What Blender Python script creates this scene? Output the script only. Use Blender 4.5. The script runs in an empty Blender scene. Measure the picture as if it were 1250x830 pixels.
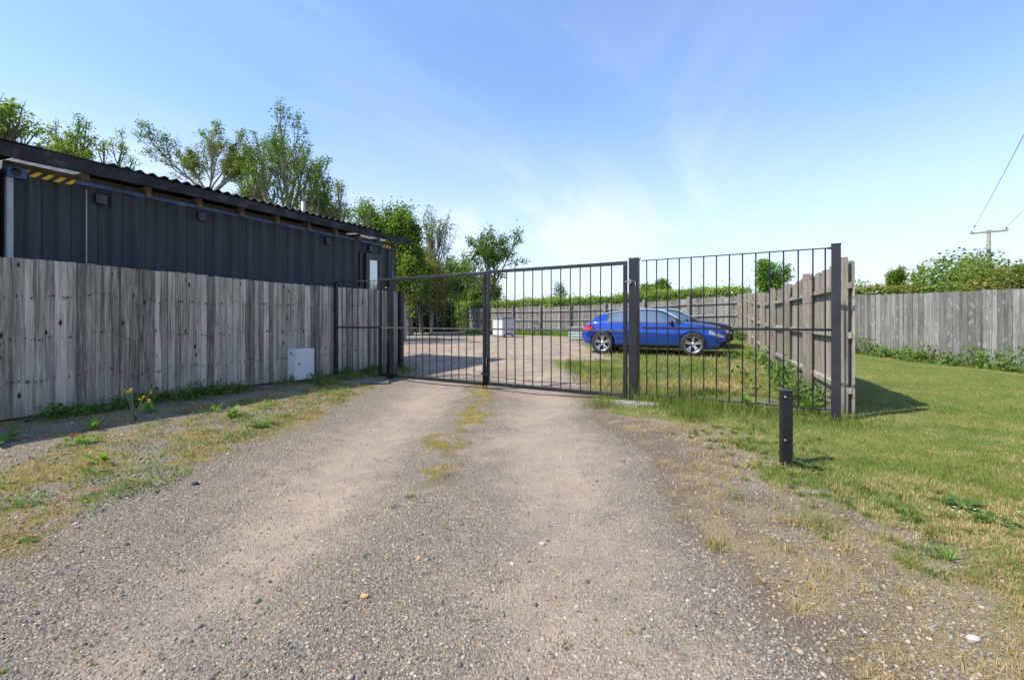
import bpy, bmesh, math, random
import numpy as np
from mathutils import Vector, Matrix, Euler

random.seed(7)
RNG = np.random.default_rng(11)
SC = bpy.context.scene
COL = SC.collection
PI = math.pi
H_EYE = 1.12
F = 560.0          # focal length in photo pixels (1250 wide), horizon row 390

# ------------------------------------------------------------------ helpers
def smooth(a):
    a = np.clip(a, 0, 1)
    return a * a * (3 - 2 * a)

_PERM = np.random.default_rng(3).random((256, 256))
def vnoise(x, y, s=1.0, seed=0):
    x = np.asarray(x, float) * s + seed * 17.31
    y = np.asarray(y, float) * s + seed * 9.77
    xi = np.floor(x).astype(int); yi = np.floor(y).astype(int)
    fx = x - xi; fy = y - yi
    fx = fx * fx * (3 - 2 * fx); fy = fy * fy * (3 - 2 * fy)
    g = lambda i, j: _PERM[i & 255, j & 255]
    return ((g(xi, yi) * (1 - fx) + g(xi + 1, yi) * fx) * (1 - fy)
            + (g(xi, yi + 1) * (1 - fx) + g(xi + 1, yi + 1) * fx) * fy)
def fbm(x, y, s=1.0, seed=0, o=4):
    t = 0; a = .5; n = 0
    for k in range(o):
        t = t + a * vnoise(x, y, s * 2 ** k, seed + k * 3); n += a; a *= .55
    return t / n

def T(x, y):
    """terrain height"""
    x = np.asarray(x, float); y = np.asarray(y, float)
    z = .19 * smooth((y - 8) / 14) + .24 * smooth((x - 4) / 6) * smooth((y - 12) / 8)
    near = smooth((12 - y) / 5)
    z = z + near * (-.022 * np.exp(-((x + 1.35) / .42) ** 2) - .022 * np.exp(-((x - .25) / .42) ** 2))
    z = z + .03 * smooth((-2.1 - x) / 1.2) * near
    z = z + near * .02 * smooth((x - .9) / .5)
    z = z + (fbm(x, y, .9, 5, 3) - .5) * .045 * smooth((y + 2) / 3) * smooth((45 - y) / 20)
    return z
def Tz(x, y): return float(T(x, y))

def mesh_np(name, verts, faces, mat=None, parent=None, attrs=None, smooth_shade=False, loc=None):
    """verts (n,3), faces (m,k)"""
    me = bpy.data.meshes.new(name)
    verts = np.ascontiguousarray(verts, np.float32); faces = np.ascontiguousarray(faces, np.int32)
    m, k = faces.shape
    me.vertices.add(len(verts)); me.vertices.foreach_set('co', verts.ravel())
    me.loops.add(m * k); me.loops.foreach_set('vertex_index', faces.ravel())
    me.polygons.add(m)
    me.polygons.foreach_set('loop_start', np.arange(0, m * k, k, dtype=np.int32))
    me.polygons.foreach_set('loop_total', np.full(m, k, np.int32))
    if smooth_shade: me.polygons.foreach_set('use_smooth', np.ones(m, bool))
    me.update(calc_edges=True)
    for an, av in (attrs or {}).items():
        av = np.asarray(av, np.float32)
        if av.ndim == 1:
            a = me.attributes.new(an, 'FLOAT', 'POINT'); a.data.foreach_set('value', av)
        else:
            a = me.attributes.new(an, 'FLOAT_COLOR', 'POINT')
            if av.shape[1] == 3: av = np.hstack([av, np.ones((len(av), 1), np.float32)])
            a.data.foreach_set('color', np.ascontiguousarray(av, np.float32).ravel())
    o = bpy.data.objects.new(name, me); COL.objects.link(o)
    if mat: me.materials.append(mat)
    if parent: o.parent = parent
    if loc is not None: o.location = loc
    return o

class MB:
    """collects shapes, links them as ONE mesh object"""
    def __init__(s): s.v = []; s.f = []; s.c = []; s.sm = []
    def add(s, vs, fs, c=(0.5, 0.5, 0.5), sm=False):
        b = len(s.v); s.v += [tuple(map(float, p)) for p in vs]
        s.f += [tuple(i + b for i in f) for f in fs]; s.c += [c] * len(vs); s.sm += [sm] * len(fs)
        return s
    def box(s, x0, x1, y0, y1, z0, z1, M=None, c=(0.5, 0.5, 0.5)):
        vs = [Vector((x, y, z)) for z in (z0, z1) for x, y in ((x0, y0), (x1, y0), (x1, y1), (x0, y1))]
        if M is not None: vs = [M @ p for p in vs]
        return s.add(vs, [(3, 2, 1, 0), (4, 5, 6, 7), (0, 1, 5, 4), (1, 2, 6, 5), (2, 3, 7, 6), (3, 0, 4, 7)], c)
    def tube(s, pts, r, n=8, cap=True, c=(0.5, 0.5, 0.5)):
        pts = [Vector(p) for p in pts]
        if not hasattr(r, '__len__'): r = [r] * len(pts)
        vs = []; fs = []; prev = None
        for i, p in enumerate(pts):
            d = (pts[min(i + 1, len(pts) - 1)] - pts[max(i - 1, 0)]).normalized()
            if prev is None:
                a = d.orthogonal().normalized()
            else:
                a = (prev - d * prev.dot(d)).normalized()
            prev = a; b = d.cross(a)
            for k in range(n):
                t = 2 * PI * k / n; vs.append(p + (a * math.cos(t) + b * math.sin(t)) * r[i])
        for i in range(len(pts) - 1):
            for k in range(n):
                k2 = (k + 1) % n; fs.append((i * n + k, i * n + k2, (i + 1) * n + k2, (i + 1) * n + k))
        s.add(vs, fs, c, True)
        if cap:
            b = len(s.v) - len(vs)
            s.f.append(tuple(b + k for k in reversed(range(n)))); s.sm.append(False)
            e = b + (len(pts) - 1) * n
            s.f.append(tuple(e + k for k in range(n))); s.sm.append(False)
        return s
    def lathe(s, prof, n=24, M=None, c=(0.5, 0.5, 0.5), sm=True):
        """prof: list of (r, y) turned round the local y axis"""
        vs = []; fs = []
        for r, y in prof:
            for k in range(n):
                t = 2 * PI * k / n; p = Vector((r * math.cos(t), y, r * math.sin(t)))
                vs.append(M @ p if M is not None else p)
        for i in range(len(prof) - 1):
            for k in range(n):
                k2 = (k + 1) % n; fs.append((i * n + k, i * n + k2, (i + 1) * n + k2, (i + 1) * n + k))
        return s.add(vs, fs, c, sm)
    def build(s, name, mat=None, parent=None, bevel=0, attr=None, loc=None, rot=None):
        me = bpy.data.meshes.new(name); me.from_pydata(s.v, [], s.f)
        me.polygons.foreach_set('use_smooth', s.sm)
        if attr:
            a = me.attributes.new(attr, 'FLOAT_COLOR', 'POINT')
            a.data.foreach_set('color', np.array([(*c, 1) for c in s.c], np.float32).ravel())
        me.update()
        o = bpy.data.objects.new(name, me); COL.objects.link(o)
        if mat: me.materials.append(mat)
        if parent: o.parent = parent
        if loc is not None: o.location = loc
        if rot is not None: o.rotation_euler = rot
        if bevel:
            b = o.modifiers.new('edge', 'BEVEL'); b.width = bevel; b.segments = 2; b.limit_method = 'ANGLE'
            b.angle_limit = math.radians(40)
        return o

def tag(o, label=None, cat=None, group=None, kind=None):
    if label: o['label'] = label
    if cat: o['category'] = cat
    if group: o['group'] = group
    if kind: o['kind'] = kind
    return o
def thing(name, label, cat, loc=(0, 0, 0), rz=0, group=None):
    o = bpy.data.objects.new(name, None); COL.objects.link(o)
    o.empty_display_size = .2; o.location = loc; o.rotation_euler = (0, 0, rz)
    return tag(o, label, cat, group)
def copy_tree(o, parent=None):
    c = o.copy(); COL.objects.link(c); c.parent = parent
    for ch in [k for k in bpy.data.objects if k.parent == o]: copy_tree(ch, c)
    return c

# ------------------------------------------------------------------ node helpers
class NT:
    def __init__(s, name):
        s.m = bpy.data.materials.new(name); s.m.use_nodes = True
        s.t = s.m.node_tree; s.t.nodes.clear()
        s.out = s.t.nodes.new('ShaderNodeOutputMaterial')
    def n(s, typ, **kw):
        nd = s.t.nodes.new('ShaderNode' + typ)
        for k, v in kw.items():
            if k.startswith('i_'):
                key = k[2:].replace('_', ' ')
                key = int(key) if key.isdigit() else key
                s.set(nd.inputs[key], v)
            else: setattr(nd, k, v)
        return nd
    def set(s, sock, v):
        if hasattr(v, 'is_linked') or hasattr(v, 'links'): s.t.links.new(v, sock)
        else: sock.default_value = v
    def attr(s, name, out='Fac'): return s.n('Attribute', attribute_name=name).outputs[out]
    def coord(s, out='Object'): return s.n('TexCoord').outputs[out]
    def mapv(s, v, scale=(1, 1, 1), loc=(0, 0, 0)):
        return s.n('Mapping', i_Vector=v, i_Scale=scale, i_Location=loc).outputs[0]
    def noise(s, v, scale, detail=4, rough=.55, dist=0, out='Fac', dim='3D'):
        return s.n('TexNoise', noise_dimensions=dim, i_Vector=v, i_Scale=scale, i_Detail=detail, i_Roughness=rough, i_Distortion=dist).outputs[out]
    def math(s, op, a, b=0.0, c=None, clamp=False):
        nd = s.n('Math', operation=op, use_clamp=clamp); s.set(nd.inputs[0], a); s.set(nd.inputs[1], b)
        if c is not None: s.set(nd.inputs[2], c)
        return nd.outputs[0]
    def ss(s, v, a, b, lo=0.0, hi=1.0):
        nd = s.n('MapRange', interpolation_type='SMOOTHSTEP'); s.set(nd.inputs[0], v)
        for i, q in enumerate((a, b, lo, hi)): s.set(nd.inputs[i + 1], q)
        return nd.outputs[0]
    def mix(s, f, a, b, mode='MIX'):
        nd = s.n('MixRGB', blend_type=mode); s.set(nd.inputs[0], f)
        for i, q in ((1, a), (2, b)):
            if isinstance(q, tuple) and len(q) == 3: q = (*q, 1)
            s.set(nd.inputs[i], q)
        return nd.outputs[0]
    def ramp(s, f, stops, interp='LINEAR'):
        nd = s.n('ValToRGB'); s.set(nd.inputs[0], f); cr = nd.color_ramp; cr.interpolation = interp
        while len(cr.elements) < len(stops): cr.elements.new(.5)
        for e, (p, c) in zip(cr.elements, stops):
            e.position = p; e.color = (*c, 1) if len(c) == 3 else c
        return nd.outputs[0]
    def sep(s, c):
        return s.n('SeparateColor', i_0=c).outputs
    def bump(s, h, strength=.5, dist=.01, normal=None):
        nd = s.n('Bump', i_Strength=strength, i_Distance=dist, i_Height=h)
        if normal is not None: s.set(nd.inputs['Normal'], normal)
        return nd.outputs[0]
    def pbr(s, col, rough=.7, metal=0.0, normal=None, spec=None, coat=None, **kw):
        if isinstance(col, tuple) and len(col) == 3: col = (*col, 1)
        p = s.n('BsdfPrincipled'); s.set(p.inputs['Base Color'], col); s.set(p.inputs['Roughness'], rough)
        s.set(p.inputs['Metallic'], metal)
        if normal is not None: s.set(p.inputs['Normal'], normal)
        if spec is not None: s.set(p.inputs['Specular IOR Level'], spec)
        if coat is not None: s.set(p.inputs['Coat Weight'], coat); s.set(p.inputs['Coat Roughness'], .04)
        return p.outputs[0]
    def end(s, sh):
        s.t.links.new(sh, s.out.inputs[0]); return s.m

def m_paint(name, col, rough=.5, metal=0.0, var=.15, wear=None, wear_amt=.0, bump=.05, spec=.5, sc=6):
    t = NT(name); co = t.coord()
    n1 = t.noise(co, sc, 6, .65); n2 = t.noise(co, sc * 12, 4, .6)
    c = t.mix(t.ss(n1, .3, .75), tuple(v * (1 - var) for v in col), tuple(min(1, v * (1 + var)) for v in col))
    if wear:
        w = t.math('MULTIPLY', t.ss(t.math('ADD', t.math('MULTIPLY', n1, .6), t.math('MULTIPLY', n2, .4)), .52, .68), wear_amt)
        c = t.mix(w, c, wear)
    r = t.ss(n2, .2, .8, max(.03, rough - .12), min(1, rough + .12))
    return t.end(t.pbr(c, r, metal, t.bump(n2, bump, .004), spec))

# ------------------------------------------------------------------ materials
def m_wood(name, dark, mid, light, knot=.75, streak=.6, pale_knots=0.0, green=.0):
    t = NT(name); co = t.coord(); br = t.attr('board', 'Color')
    s = t.sep(br)
    off = t.n('CombineXYZ', i_X=t.math('MULTIPLY', s[0], 37.0), i_Y=t.math('MULTIPLY', s[1], 53.0), i_Z=t.math('MULTIPLY', s[0], 71.0)).outputs[0]
    v = t.n('VectorMath', operation='ADD', i_0=co, i_1=off).outputs[0]
    grain = t.noise(t.mapv(v, (38, 20, 1.6)), 1.6, 6, .65, .6)
    fine = t.noise(t.mapv(v, (120, 60, 3.0)), 2.0, 4, .6, .3)
    blot = t.noise(t.mapv(v, (3.0, 3, 1.1)), 1.4, 4, .6)
    g = t.math('ADD', t.math('MULTIPLY', grain, .5), t.math('ADD', t.math('MULTIPLY', fine, .3), t.math('MULTIPLY', blot, .25)))
    g = t.math('ADD', g, t.math('MULTIPLY', t.math('SUBTRACT', s[1], .5), .25))
    c = t.ramp(g, [(.34, dark), (.52, mid), (.72, light)])
    # dark vertical weather streaks
    st = t.noise(t.mapv(co, (16, 16, .5)), 1.3, 5, .72)
    stf = t.math('MULTIPLY', t.ss(st, .50, .66), streak)
    c = t.mix(stf, c, tuple(q * .42 for q in mid))
    # knots, rows of dark marks
    kv = t.n('TexVoronoi', voronoi_dimensions='3D', feature='F1', i_Vector=t.mapv(v, (11, 3, 5.0)), i_Scale=1.0, i_Randomness=.85)
    kd = t.math('ADD', kv.outputs['Distance'], t.math('MULTIPLY', t.math('SUBTRACT', fine, .5), .18))
    kgate = t.ss(t.sep(kv.outputs['Color'])[0], .66, .72)
    kf = t.math('MULTIPLY', t.math('MULTIPLY', t.ss(kd, .25, .10), kgate), knot)
    c = t.mix(kf, c, tuple(q * .22 for q in dark))
    if pale_knots:
        kv2 = t.n('TexVoronoi', voronoi_dimensions='3D', feature='F1', i_Vector=t.mapv(v, (8, 3, 6.0), (3, 1, 7)), i_Scale=1.0)
        kf2 = t.math('MULTIPLY', t.math('MULTIPLY', t.ss(kv2.outputs['Distance'], .42, .2), t.ss(t.sep(kv2.outputs['Color'])[1], .55, .62)), pale_knots)
        c = t.mix(kf2, c, tuple(min(1, q * 1.45) for q in light))
    sepc = t.n('SeparateXYZ', i_0=co).outputs
    rowoff = t.math('MULTIPLY', t.noise(t.mapv(co, (1.3, 0, 0)), 1.6, 2, .6), 1.1)
    rr_ = t.math('ABSOLUTE', t.math('SUBTRACT', t.math('FRACT', t.math('ADD', t.math('MULTIPLY', sepc[2], 2.15), rowoff)), .5))
    spot = t.ss(t.noise(t.mapv(co, (30, 8, 9), (5, 2, 1)), 1.0, 3, .6), .50, .62)
    rowm = t.math('MULTIPLY', t.math('MULTIPLY', t.ss(t.math('ADD', rr_, t.math('MULTIPLY', t.math('SUBTRACT', fine, .5), .05)), .045, .018), spot), knot)
    c = t.mix(t.math('MULTIPLY', rowm, .85), c, tuple(q * .35 for q in dark))
    damp = t.math('MULTIPLY', t.ss(t.math('ADD', sepc[2], t.math('MULTIPLY', blot, .5)), .62, .22), .55)
    c = t.mix(damp, c, tuple(q * .55 for q in (mid[0], mid[1] * 1.04, mid[2] * .9)))
    if green:
        gm = t.math('MULTIPLY', t.ss(t.noise(t.mapv(co, (4, 4, 1)), 1.5, 4), .5, .7), green)
        c = t.mix(gm, c, (.16, .17, .10))
    h = t.math('SUBTRACT', t.math('ADD', t.math('MULTIPLY', grain, .6), t.math('MULTIPLY', fine, .4)), t.math('MULTIPLY', kf, .4))
    return t.end(t.pbr(c, .88, 0, t.bump(h, .55, .006), .25))

def m_leaf(name, c0, c1, c2, trans=.42, rough=.5):
    t = NT(name); a = t.attr('tint')
    c = t.ramp(a, [(0, c0), (.5, c1), (1, c2)])
    p = t.pbr(c, rough, 0, None, .35)
    tr = t.n('BsdfTranslucent', i_Color=t.mix(1.0, c, (1.25, 1.35, .55), 'MULTIPLY')).outputs[0]
    mx = t.n('MixShader', i_0=trans, i_1=p, i_2=tr).outputs[0]
    return t.end(mx)

def m_bark(name, c0, c1):
    t = NT(name); co = t.coord()
    n = t.noise(t.mapv(co, (1, 1, .3)), 14, 5, .65)
    c = t.ramp(n, [(.3, c0), (.7, c1)])
    return t.end(t.pbr(c, .9, 0, t.bump(n, .6, .02), .2))

M = {}
M['fence_grey'] = m_wood('weathered_fence_boards', (.088, .073, .055), (.40, .35, .28), (.74, .67, .56), 1.0, 1.0, 0)
M['fence_brown'] = m_wood('brown_fence_boards', (.11, .095, .078), (.25, .22, .182), (.42, .38, .325), .6, .5, 0, .25)
M['fence_silver'] = m_wood('silver_fence_boards', (.085, .080, .073), (.185, .176, .163), (.33, .318, .30), .6, .7, .28, .12)
M['rafter'] = m_wood('rafter_wood', (.10, .08, .06), (.22, .175, .125), (.36, .30, .23), .5, .4)
M['black_steel'] = m_paint('black_steel_paint', (.008, .009, .012), .45, 0, .25, (.07, .062, .055), .3, .10)
M['grey_steel'] = m_paint('grey_steel_paint', (.019, .022, .029), .42, 0, .25, (.10, .095, .09), .35, .10)  # dark grey, a step lighter than the black steel
M['rail_grey'] = m_paint('pale_rail_paint', (.06, .065, .07), .45, 0, .3, (.2, .19, .18), .5)  # paler grey than the other gate steel, mottled at random
M['bolt'] = m_paint('worn_bolt_steel', (.30, .28, .25), .45, .8, .3)
M['felt'] = m_paint('roof_felt', (.028, .029, .031), .8, 0, .35, (.22, .20, .19), .35, .4, .3, 4)
M['blue_rail'] = m_paint('faded_blue_paint', (.055, .105, .30), .5, 0, .25, (.30, .32, .36), .4)
M['pale_steel'] = m_paint('pale_grey_paint', (.36, .39, .39), .5, 0, .2, (.2, .17, .13), .4)
M['black_plastic'] = m_paint('black_plastic', (.010, .011, .012), .45, 0, .2)
M['rubber'] = m_paint('tyre_rubber', (.022, .022, .023), .75, 0, .2, (.10, .09, .08), .5)
M['alloy'] = m_paint('alloy_rim', (.55, .56, .58), .3, .75, .1)
M['cabinet'] = m_paint('cabinet_enamel', (.66, .69, .70), .35, 0, .06, (.42, .42, .40), .35, .02)
M['concrete'] = m_paint('slab_concrete', (.27, .255, .23), .9, 0, .25, (.25, .23, .2), .6, .4, .2, 9)
M['cover'] = m_paint('drain_cover_iron', (.13, .14, .155), .6, .2, .3, (.25, .22, .2), .5, .3)
M['white_plastic'] = m_paint('white_weathered_panel', (.5, .51, .53), .5, 0, .1, (.42, .42, .42), .5)
M['grey_lid'] = m_paint('grey_lid', (.22, .22, .23), .6, 0, .2)
M['green_panel'] = m_paint('pale_green_panel', (.33, .42, .39), .55, 0, .2, (.2, .22, .2), .4)
M['pole'] = m_paint('pole_wood', (.22, .20, .175), .9, 0, .25)
M['wire'] = m_paint('wire_metal', (.12, .12, .12), .5, .6, .1)
M['porcelain'] = m_paint('insulator_glaze', (.06, .05, .045), .25, 0, .1)
M['galv'] = m_paint('galvanised_pipe', (.38, .39, .41), .5, .6, .15)
M['bark'] = m_bark('bark', (.07, .06, .048), (.20, .18, .145))
M['bark_pale'] = m_bark('bark_pale', (.15, .135, .105), (.33, .30, .24))
M['leaf_oak'] = m_leaf('leaf_oak', (.05, .095, .012), (.145, .24, .03), (.27, .35, .06))
M['leaf_olive'] = m_leaf('leaf_olive', (.08, .105, .025), (.19, .235, .05), (.31, .34, .10))
M['leaf_bright'] = m_leaf('leaf_bright', (.05, .10, .015), (.13, .235, .03), (.25, .34, .06))
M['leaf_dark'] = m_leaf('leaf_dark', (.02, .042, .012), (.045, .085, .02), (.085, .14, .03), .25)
M['leaf_amber'] = m_leaf('leaf_amber', (.07, .08, .015), (.19, .18, .035), (.30, .25, .05))
M['leaf_hedge'] = m_leaf('leaf_hedge', (.05, .10, .013), (.145, .25, .03), (.31, .40, .06))
M['leaf_rust'] = m_leaf('leaf_rust', (.07, .13, .022), (.17, .23, .04), (.29, .25, .06))
M['leaf_weed'] = m_leaf('leaf_weed', (.03, .07, .015), (.08, .16, .025), (.16, .26, .045))
M['leaf_lime'] = m_leaf('leaf_lime', (.09, .18, .02), (.17, .30, .04), (.28, .42, .07))
M['leaf_red'] = m_leaf('leaf_red', (.16, .02, .02), (.30, .045, .04), (.36, .12, .05))
M['stem'] = m_paint('green_stem', (.15, .20, .07), .7)
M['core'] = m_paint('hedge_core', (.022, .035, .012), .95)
M['petal'] = m_leaf('yellow_petal', (.75, .48, .01), (.85, .60, .015), (.9, .7, .03), .2)
M['white_petal'] = m_leaf('white_petal', (.7, .7, .66), (.8, .8, .78), (.85, .85, .8), .2)

t = NT('container_paint'); co = t.coord(); sx = t.n('SeparateXYZ', i_0=co).outputs
n1 = t.noise(t.mapv(co, (2.5, 2.5, .35)), 2.2, 5, .7); n2 = t.noise(co, 40, 4, .6)
c = t.mix(t.ss(n1, .35, .75), (.024, .032, .035), (.046, .057, .061))
run = t.math('MULTIPLY', t.ss(t.noise(t.mapv(co, (16, 16, .25)), 1.2, 4, .65), .56, .78), .42)
c = t.mix(run, c, (.15, .165, .18))
M['container'] = t.end(t.pbr(c, t.ss(n2, .2, .8, .5, .68), 0, t.bump(n2, .12, .004), .35))

t = NT('hazard_tape'); sx = t.n('SeparateXYZ', i_0=t.coord()).outputs
w = t.math('FRACT', t.math('ADD', t.math('MULTIPLY', sx[0], 9.0), t.math('MULTIPLY', sx[2], 9.0)))
M['hazard'] = t.end(t.pbr(t.mix(t.math('GREATER_THAN', w, .5), (.02, .02, .022), (.85, .48, .02)), .45))

t = NT('clear_roof_sheet')
p = t.pbr((.8, .82, .84), .3); tr = t.n('BsdfTranslucent', i_Color=(.6, .62, .64, 1)).outputs[0]
M['clear_sheet'] = t.end(t.n('MixShader', i_0=.5, i_1=p, i_2=tr).outputs[0])

t = NT('window_glass')
g = t.n('BsdfGlossy', i_Color=(.78, .86, .84, 1), i_Roughness=.03).outputs[0]
d = t.pbr((.05, .06, .07), .1)
fr = t.n('LayerWeight', i_Blend=.55).outputs['Fresnel']
M['glass'] = t.end(t.n('MixShader', i_0=t.math('ADD', fr, .26, clamp=True), i_1=d, i_2=g).outputs[0])

t = NT('car_paint_blue')
M['car_blue'] = t.end(t.pbr((.015, .070, .40), .17, .55, None, .5, 1.0))
t = NT('car_paint_navy')
M['car_navy'] = t.end(t.pbr((.008, .010, .018), .25, .2, None, .5, 1.0))
t = NT('tail_lens'); M['tail'] = t.end(t.pbr((.55, .012, .02), .15, 0, None, .6, 1.0))
t = NT('head_lens'); M['head'] = t.end(t.pbr((.32, .34, .37), .12, .4, None, .6, 1.0))

# ground --------------------------------------------------------------
t = NT('ground_cover'); co = t.coord()
A = t.sep(t.attr('ground_a', 'Color')); B = t.sep(t.attr('ground_b', 'Color'))
comp, grass, moss = A[0], A[1], A[2]
straw, soil, pink = B[0], B[1], B[2]
STONE = [(0, (.085, .08, .074)), (.22, (.165, .153, .138)), (.42, (.26, .238, .208)), (.60, (.34, .305, .26)),
         (.76, (.43, .38, .315)), (.86, (.30, .285, .27)), (.92, (.47, .30, .16)), (.955, (.60, .55, .48)), (1, (.70, .68, .64))]
wv = t.n('VectorMath', operation='ADD', i_0=co, i_1=t.n('VectorMath', operation='SCALE', i_0=t.noise(co, 60, 3, .6, out='Color'), i_Scale=.010).outputs[0]).outputs[0]
v1 = t.n('TexVoronoi', feature='F1', i_Vector=wv, i_Scale=95.0)
v2 = t.n('TexVoronoi', feature='F1', i_Vector=wv, i_Scale=42.0)
v3 = t.n('TexVoronoi', feature='F1', i_Vector=wv, i_Scale=210.0)
c1 = t.ramp(t.sep(v1.outputs['Color'])[0], STONE)
c2 = t.ramp(t.sep(v2.outputs['Color'])[0], STONE)
c3 = t.ramp(t.sep(v3.outputs['Color'])[0], STONE)
nL = t.noise(co, .9, 5, .6); nM = t.noise(co, 5, 5, .65); nH = t.noise(co, 38, 5, .7); nF = t.noise(co, 160, 3, .7)
stone = t.mix(t.math('MULTIPLY', t.ss(t.sep(v2.outputs['Color'])[1], .72, .76), t.ss(v2.outputs['Distance'], .55, .4)), c1, c2)
stone = t.mix(t.ss(t.sep(v1.outputs['Color'])[2], .45, .55), stone, c3)
dust = t.mix(nH, (.28, .237, .195), (.43, .37, .312))
dust = t.mix(t.math('MULTIPLY', pink, .8), dust, (.56, .465, .365))
dvar = t.math('ADD', t.math('MULTIPLY', t.math('SUBTRACT', nM, .5), 1.3), t.math('ADD', t.math('MULTIPLY', t.math('SUBTRACT', nL, .5), .6), t.math('MULTIPLY', t.math('SUBTRACT', nH, .5), .8)))
dfac = t.math('MULTIPLY', t.ss(t.math('ADD', comp, dvar), .15, 1.05), .82)
crack = t.ss(v1.outputs['Distance'], .38, .62)
grav = t.mix(t.math('MULTIPLY', crack, .8), stone, (.12, .105, .085))
grav = t.mix(1.0, t.mix(dfac, grav, dust), (1.03, .955, .845), 'MULTIPLY')
fineg = t.mix(.5, grav, t.mix(nF, (.55, .55, .55), (1.35, 1.35, 1.35)), 'MULTIPLY')
grav = t.mix(.45, grav, fineg)
blot = t.ss(t.math('ADD', t.math('MULTIPLY', nL, .6), t.math('MULTIPLY', nM, .4)), .38, .62)
grav = t.mix(t.math('MULTIPLY', t.math('SUBTRACT', 1.0, blot), .34), grav, (.17, .155, .14))
nS = t.noise(co, 110, 4, .7)
so = t.ss(t.math('ADD', soil, t.math('ADD', t.math('MULTIPLY', t.math('SUBTRACT', nH, .5), .9), t.math('MULTIPLY', t.math('SUBTRACT', nS, .5), 1.5))), .38, .62)
grav = t.mix(t.math('MULTIPLY', so, .85), grav, t.mix(nH, (.075, .056, .037), (.22, .168, .115)))
stw = t.ss(t.math('ADD', straw, t.math('MULTIPLY', t.math('SUBTRACT', t.noise(t.mapv(co, (110, 40, 30)), 1, 5, .75), .5), 2.6)), .50, .72)
grav = t.mix(t.math('MULTIPLY', stw, .62), grav, t.mix(nF, (.17, .125, .075), (.42, .34, .21)))
mf = t.ss(t.math('ADD', moss, t.math('MULTIPLY', t.math('SUBTRACT', t.noise(co, 22, 6, .85), .5), 2.6)), .50, .70)
mcol = t.ramp(t.noise(co, 9, 5, .75), [(.3, (.16, .13, .04)), (.45, (.30, .20, .055)), (.54, (.11, .14, .03)), (.66, (.32, .18, .05))])
mcol = t.mix(.6, mcol, t.mix(nF, (.5, .5, .5), (1.5, 1.5, 1.5)), 'MULTIPLY')
grav = t.mix(t.math('MULTIPLY', mf, .9), grav, mcol)
gcol = t.ramp(t.math('ADD', t.math('MULTIPLY', t.noise(co, 1.1, 5, .65), .55), t.math('MULTIPLY', nH, .45)),
              [(.30, (.055, .10, .016)), (.46, (.12, .165, .03)), (.60, (.20, .20, .052)), (.74, (.30, .25, .10))])
gcol = t.mix(.75, gcol, t.mix(t.noise(t.mapv(co, (1, 1, 1)), 95, 4, .75), (.45, .45, .4), (1.5, 1.5, 1.45)), 'MULTIPLY')
gf = t.ss(t.math('ADD', grass, t.math('MULTIPLY', t.math('SUBTRACT', t.noise(co, 16, 6, .75), .5), 1.3)), .38, .66)
full = t.mix(gf, grav, gcol)
hgt = t.math('ADD', t.math('MULTIPLY', t.math('SUBTRACT', 1.0, v1.outputs['Distance']), .6), t.math('ADD', t.math('MULTIPLY', nF, .5), t.math('MULTIPLY', nH, .8)))
bs = t.ss(comp, 0, 1.2, 1.0, .6)
M['ground'] = t.end(t.pbr(full, .93, 0, t.bump(hgt, bs, .012), .2))

t = NT('pebble'); M['pebble'] = t.end(t.pbr(t.mix(.35, t.attr('tint', 'Color'), t.mix(t.noise(t.coord(), 300, 3), (.5, .5, .5), (1.4, 1.4, 1.4)), 'MULTIPLY'), .85, 0, None, .3))
t = NT('grass_blade')
a = t.attr('tint'); c = t.ramp(a, [(0, (.055, .11, .016)), (.35, (.115, .185, .026)), (.6, (.215, .245, .05)), (.8, (.36, .28, .12)), (1, (.52, .385, .20))])
M['blade'] = t.end(t.n('MixShader', i_0=.3, i_1=t.pbr(c, .6, 0, None, .3), i_2=t.n('BsdfTranslucent', i_Color=t.mix(1.0, c, (1.2, 1.25, .6), 'MULTIPLY')).outputs[0]).outputs[0])
t = NT('asphalt'); M['asphalt'] = t.end(t.pbr(t.ramp(t.noise(t.coord(), 3, 6, .7), [(.3, (.16, .16, .16)), (.7, (.25, .245, .24))]), .9))

# ------------------------------------------------------------------ key lines in plan
GA = Vector((-2.44, 8.71)); GB = Vector((3.54, 5.02)); GD = GB - GA; GL = GD.length
def gate_pt(t): return GA + GD * t
def gate_t(px):
    u = (px - 625) / F; return (GA.y * u - GA.x) / (GD.x - GD.y * u)
GANG = math.atan2(GD.y, GD.x)
FL0 = Vector((-5.46, 4.90)); FLD = Vector((.409, .913))      # left fence line
NF0 = Vector((3.93, 5.30)); NF1 = Vector((10.2, 20.2))       # near fence
BF1 = Vector((-3.2, 33.0))                                    # back fence left end
RF0 = Vector((11.15, 7.0)); RF1 = Vector((10.35, 19.9))      # right fence

def line_dist(x, y, A, B):
    d = (B - A).normalized(); return (x - A.x) * (-d.y) + (y - A.y) * d.x   # + = left of A->B

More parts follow.
